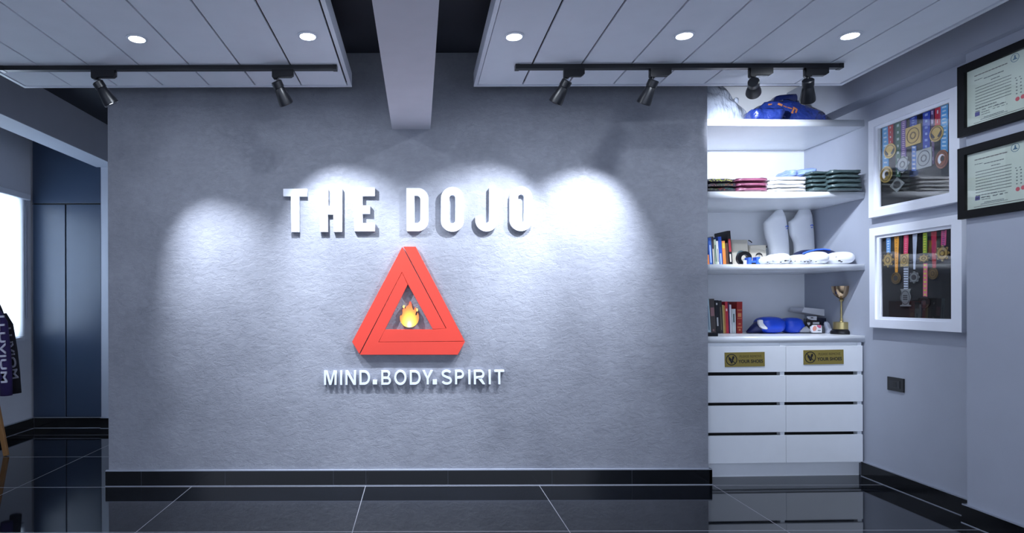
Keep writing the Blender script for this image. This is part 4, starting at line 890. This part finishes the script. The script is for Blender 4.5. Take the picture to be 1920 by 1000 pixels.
SKY = (86, 160, 214)
medal(A, (105, 152, 108, 158, 280, 640), SKY, 'round', (142, 685), 50, 66, GOLD, 'gold medal with pale orange swirl hanging lowest at the far side on sky blue ribbon', G1, 'swirl', (5, (196, 224, 240), .25), group=g)
medal(A, (150, 192, 156, 192, 270, 440), (186, 34, 40), 'round', (173, 492), 49, 60, GOLD, 'round gold medal with two dark slanted shapes at the far side on red ribbon', G1, 'eyes', (2, (225, 225, 225), .4), group=g)
medal(A, (212, 256, 216, 252, 250, 705), (44, 88, 66), 'diamond', (232, 768), 60, 64, SILV, 'diamond shaped silver medal on dark green ribbon', G1, 'core', (4, (190, 205, 200), .3), group=g)
medal(A, (258, 300, 258, 298, 235, 540), (112, 84, 150), 'flower', (277, 602), 57, 72, SILV, 'scalloped silver medal on purple lettered ribbon', G1, 'flowercore', (9, (216, 190, 214), .25), group=g)
medal(A, (330, 386, 330, 384, 210, 295), (44, 70, 168), 'square', (364, 366), 63, 78, GOLD, 'square gold medal on royal blue ribbon', G1, 'flowercore', (2, (150, 170, 225), .3), group=g)
medal(A, (436, 496, 436, 490, 165, 485), (48, 72, 176), 'square', (452, 552), 63, 78, SILV, 'square silver medal on blue ribbon with white rosette', G1, 'flowercore', (3, (150, 172, 226), .3), group=g)
medal(A, (534, 582, 534, 576, 130, 295), (186, 30, 36), 'round', (553, 350), 56, 66, GOLD, 'round gold medal with two dark slanted shapes at the near side on red ribbon', G1, 'eyes', (1, (225, 225, 225), .4), group=g)
medal(A, (582, 640, 582, 638, 95, 500), SKY, 'round', (597, 560), 52, 76, BRNZ, 'round bronze medal with white swirl on wide sky blue ribbon', G1, 'swirl', (6, (196, 224, 240), .2), group=g)
def loose(sp, r, col, label, G, group, stripes=None):
    ox, oy, s_ = sp; a0, a1, b0, b1, yt, yb = r
    pt = lambda a, b: R(ox+a/s_, oy+b/s_, XM_+.002)
    bm = prism([[pt(a0, yt), pt(a1, yt), pt(b1, yb), pt(b0, yb)]], .002, SIDE(XM_+.004))
    o = obj('medal_ribbon', bm, mat('ribbon_%d_%d_%d' % col, col, .6, var=.15, vscale=60))
    tag(o, label, 'ribbon', group)
    if stripes:
        bm = None
        for i in range(stripes[0]):
            y0_ = yt+(yb-yt)*(i+.2)/stripes[0]; y1_ = yt+(yb-yt)*(i+.6)/stripes[0]; k = .2*(a1-a0)
            bm = prism([[pt(a0+k, y0_), pt(a1-k, y0_), pt(a1-k, y1_), pt(a0+k, y1_)]], .001, SIDE(XM_+.002), bm)
        obj('ribbon_print', bm, mat('ribbonprint_%d_%d_%d' % stripes[1], stripes[1], .6), o)
loose(A, (345, 382, 345, 380, 450, 655), (92, 128, 196), 'loose pale blue lettered ribbon end below the square gold medal', G1, g, (6, (220, 226, 240)))
loose(A, (500, 527, 512, 528, 150, 600), (86, 56, 104), 'narrow purple ribbon between the blue and red ribbons', G1, g, (6, (170, 150, 190)))
B_ = (1640, 410, 4.76); g = 'medals in the lower frame'
medal(B_, (103, 140, 105, 140, 160, 305), (92, 150, 210), 'star', (125, 370), 50, 68, GOLD, 'gold star-edged medal nearest the shelves on blue and white ribbon', G2, 'flowercore', (3, (214, 226, 236), .25), group=g)
medal(B_, (175, 214, 182, 205, 150, 480), (214, 148, 40), 'round', (196, 532), 42, 52, DGOLD, 'dark gold medal on an orange ribbon', G2, 'core', (7, (110, 84, 40), .4), group=g)
medal(B_, (260, 300, 258, 296, 145, 320), (220, 76, 110), 'square', (272, 372), 36, 56, GOLD, 'small squarish gold medal on pink ribbon', G2, 'flowercore', (5, (235, 160, 180), .3), group=g)
medal(B_, (338, 378, 345, 362, 125, 455), (186, 196, 216), 'flower', (358, 525), 48, 54, SILV, 'silver medal on a plain white ribbon', G2, 'core', group=g)
medal(B_, (430, 466, 430, 466, 115, 310), (140, 178, 70), 'star', (445, 355), 50, 36, GOLD, 'wide gold medal on green and yellow ribbon', G2, 'flowercore', (4, (226, 222, 70), .2), group=g)
medal(B_, (502, 550, 515, 545, 105, 440), (176, 30, 40), 'round', (527, 492), 43, 52, DGOLD, 'plain round gold medal on deep red ribbon', G2, 'flowercore', group=g)
medal(B_, (595, 640, 590, 634, 90, 240), (206, 84, 130), 'star', (612, 310), 64, 74, GOLD, 'large gold star-edged medal in the near upper corner', G2, 'flowercore', (4, (80, 60, 110), .25), group=g)
medal(B_, (258, 298, 260, 296, 430, 650), (190, 200, 216), 'tower', (282, 706), 48, 78, SILV, 'tall silver tower shaped medal hanging on a black and white ribbon', G2, 'bars', (5, (40, 40, 52), .0), 'keep', group=g)
medal(B_, (434, 468, 432, 468, 400, 700), (222, 120, 140), 'round', (450, 748), 48, 54, mat('dark_bronze', (52, 40, 40), .5, .5), 'almost black medal hanging lowest on pink and yellow ribbon', G2, 'core', (4, (206, 214, 60), .2), 'keep', group=g)
# ------------------------------------------------------------ certificates on the pillar
PAPR = mat('pale_green_certificate_paper', (196, 208, 196), .7); FRB = mat('black_frame_lacquer', (7, 8, 11), .5, spec=.2)
CI = mat('grey_print_ink', (104, 112, 112), .7); CDK = mat('dark_print_ink', (40, 50, 60), .7); CRD = mat('red_seal_ink', (196, 90, 100), .7); CBL = mat('blue_emblem_ink', (64, 104, 130), .7)
def cert(label, ztop, zbot, sp, lines, ey):
    X = 3.03; y0 = 3.385; y1 = 2.80
    t = thing('certificate_frame', (3.05, (y0+y1)/2, zbot), label, 'certificate', 'black framed certificates')
    fw = .044
    obj('frame', prism([[(y1, zbot), (y0, zbot), (y0, ztop), (y1, ztop)], [(y1+fw, zbot+fw), (y0-fw, zbot+fw), (y0-fw, ztop-fw), (y1+fw, ztop-fw)]], .028, SIDE(3.0545), bevel=.002), FRB, t)
    obj('paper', bx(3.044, 3.0545, y1+fw-.005, y0-fw+.005, zbot+fw-.005, ztop-fw+.005), PAPR, t)
    obj('glass', bx(3.036, 3.0375, y1+fw-.002, y0-fw+.002, zbot+fw-.002, ztop-fw+.002), GLASS, t)
    W = y0-y1-2*fw; H = ztop-zbot-2*fw; XP = 3.0438
    def q(a, b): return (y0-fw-a*W, ztop-fw-b*H)    # a from the far side, b from top, 0..1
    def words(bm, a0, a1, b, h, rnd, gap=.006, lo=.014, hi=.034):
        a = a0
        while a < a1:
            w_ = min(rnd.uniform(lo, hi), a1-a); p = q(a, b); r_ = q(a+w_, b+h)
            box(bm, XP-.0006, XP+.0003, r_[0], p[0], r_[1], p[1]); a += w_+gap
    rnd = random.Random(ztop); bm = bmesh.new()
    for i in range(lines): words(bm, .10, .50, .34+i*.052, .011, rnd, .0035, .012, .036)
    words(bm, .10, .34, .34+lines*.052, .016, rnd); words(bm, .10, .42, .34+lines*.052+.05, .014, rnd, .03, .03, .05)
    words(bm, .20, .42, .22, .015, rnd, .005, .02, .04); words(bm, .28, .38, .285, .014, rnd); words(bm, .09, .18, .20, .012, rnd)
    words(bm, .17, .26, .80, .012, rnd); words(bm, .30, .44, .76, .012, rnd); words(bm, .30, .46, .80, .010, rnd, .02); words(bm, .17, .27, .84, .01, rnd)
    words(bm, .20, .42, .895, .012, rnd, .004); words(bm, .16, .46, .92, .010, rnd, .004)
    words(bm, .54, .60, .42, .014, rnd, .03, .012, .014); 
    for i in range(5): words(bm, .55, .64, .46+i*.055, .018, rnd, .03, .012, .016); words(bm, .70, .90, .34+i*.08, .02, rnd, .03, .012, .02)
    p = q(.66, .09); r_ = q(.95, .105); box(bm, XP-.0006, XP+.0003, r_[0], p[0], r_[1], p[1])
    obj('printed_text', bm, CI, t)
    bm = bmesh.new(); words(bm, .09, .46, .118, .015, rnd, .006, .02, .05); p = q(.08, .955); r_ = q(.95, .963); box(bm, XP-.0006, XP+.0003, r_[0], p[0], r_[1], p[1])
    obj('title_line', bm, mat('title_print_ink', (92, 86, 84), .7), t)
    ec = q(.54, .085); bm = prism([circ(*ec, .022, 28), circ(*ec, .0195, 28)], .0006, SIDE(XP+.0003)); prism([[(ec[0]-.014, ec[1]-.009), (ec[0]+.014, ec[1]-.009), (ec[0]+.004, ec[1]), (ec[0]+.003, ec[1]+.013), (ec[0]-.003, ec[1]+.013), (ec[0]-.004, ec[1])]], .0006, SIDE(XP+.0003), bm)
    obj('emblem', bm, CBL, t)
    bm = bmesh.new(); p = q(.095, .775); r_ = q(.15, .845); box(bm, XP-.0006, XP+.0003, r_[0], p[0], r_[1], p[1]); obj('stamp', bm, mat('violet_stamp_ink', (84, 84, 140), .7), t)
    bm = prism([circ(*q(.565, .78), .011, 16)], .0006, SIDE(XP+.0003)); prism([circ(*q(.62, .77), .011, 16)], .0006, SIDE(XP+.0003), bm); prism([circ(*q(.70, .36), .013, 16)], .0006, SIDE(XP+.0003), bm)
    obj('red_seal', bm, CRD, t)
zt = R(1802, 124, 3.03)[1]; zb2 = R(1803, 257, 3.03)[1]
cert('upper black framed certificate with pale green paper on the pillar', zt, zb2, None, 7, 0)
zt = R(1803, 278, 3.03)[1]; zb2 = R(1804, 411, 3.03)[1]
cert('lower black framed certificate with pale green paper on the pillar', zt, zb2, None, 8, 0)
# wall outlet
ya, za = R(1663.5, 706, 3.14); yb_, zb_ = R(1694, 737, 3.14); zc_ = za-(R(1663.5, 706, 3.14)[1]-R(1663.5, 731, 3.14)[1])
t = thing('wall_outlet', (3.15, (ya+yb_)/2, zc_), 'black wall outlet below the framed medals', 'outlet')
obj('cover_plate', bx(3.139, 3.1495, yb_, ya, zc_, za, bev=.002), BLACKP, t)
ym = (ya+yb_)/2; zm = (zc_+za)/2; hh = (ya-yb_)*.3
obj('socket_insert', bx(3.1365, 3.140, ym-hh, ym+hh, zm-.025, zm+.025, bev=.001), mat('dark_grey_plastic', (34, 35, 40), .4), t)
obj('switch_rocker', bx(3.1355, 3.137, ym-hh*.3, ym+hh*.3, zm-.018, zm+.018), BLACKP, t)

# ------------------------------------------------------------ clothes rack with jackets at the left
WOOD = mat('honey_wood', (150, 108, 62), .5, var=.25, vscale=14, stretch=(6, 6, 1))
YK = 4.90
t = thing('clothes_rack', (-3.62, YK-.35, 0), 'wooden A-frame clothes rack whose leg shows below the jackets', 'clothes rack')
topx, topz = -3.60, 1.42
for yy in (YK-.75, YK):
    for sx in (-1, 1):
        foot = Vector((topx+(.245 if sx > 0 else -.19), yy, 0)); head = Vector((topx-sx*.02, yy, topz))
        bm = bmesh.new(); d = head-foot; ang = math.atan2(d.x, d.z)
        box(bm, -.018, .018, -.013, .013, 0.004, d.length, bev=.002, m=Matrix.Translation(foot) @ Matrix.Rotation(ang, 4, 'Y'))
        for v in bm.verts: v.co.z = max(v.co.z, 0)
        obj('leg', bm, WOOD, t)
    obj('stretcher', bx(topx-.185, topx+.175, yy-.008, yy+.008, .10, .135), WOOD, t)
obj('rail', tube(bmesh.new(), [(topx, YK-.78, topz-.03), (topx, YK+.03, topz-.03)], .014, 12), WOOD, t, smooth=True)
PUR = mat('dark_purple_fleece', (44, 30, 84), .85, bump=.3, bscale=20); BLK2 = mat('black_fleece', (22, 20, 30), .85, bump=.3, bscale=20); BLU2 = mat('blue_fleece', (40, 66, 150), .85)
TXT = mat('white_print', (205, 205, 220), .6); TXT2 = mat('grey_print', (150, 150, 165), .6)
def jacket(Y, sleeve, label, m_, tm, word, tz, tang, slx):
    t = thing('jacket', (topx, Y, .55), label, 'jacket', 'jackets on the clothes rack')
    zt_ = topz-.09; 
    rows = [(.60, topx-.16, topx+.20, Y, .07), (.9, topx-.16, topx+.19, Y, .08), (1.15, topx-.15, topx+.18, Y, .08), (1.25, topx-.13, topx+.14, Y, .07), (zt_-.02, topx-.08, topx+.07, Y, .05), (zt_, topx-.05, topx+.05, Y, .04)]
    obj('body', loft(dense(rows, 4), n=30, e=.8, amp=.008, freq=9, seed=Y), m_, t, smooth='all')
    p = [P(a, b, Y-.01) for a, b in sleeve]
    obj('sleeve', tube(bmesh.new(), p, slx, 18), m_, t, smooth='all')
    obj('hanger', tube(bmesh.new(), [(topx-.17, Y, zt_-.08), (topx, Y, zt_), (topx, Y, topz-.045), (topx+.012, Y, topz-.012), (topx, Y, topz-.01)], .004, 6), WOOD, t)
    a = P(*tz[0], Y-.062); b = P(*tz[1], Y-.062); L = (b-a).length; ang = math.atan2(b.x-a.x, a.z-b.z)
    M = Matrix.Translation(a) @ Matrix.Rotation(math.pi/2-ang, 4, 'Y') @ FRONT(0)
    obj('sleeve_lettering', text_bm(word, 0, L, -tz[2]/2, tz[2]/2, .012, M, offset=.01), tm, t)
jacket(4.97, [(5, 590), (14, 610), (21, 660), (26, 700), (29, 738)], 'black jacket with grey sleeve lettering behind the purple one', BLK2, TXT2, 'LUVIOM', ((14, 615), (29, 710), .055), 0, [.03, .042, .046, .044, .043])
jacket(4.83, [(-6, 585), (3, 605), (8, 660), (11, 700), (12, 742)], 'dark purple jacket with white sleeve lettering at the rack end', PUR, TXT, 'LLUVIUM', ((3, 592), (9, 718), .045), 0, [.03, .042, .046, .044, .043])
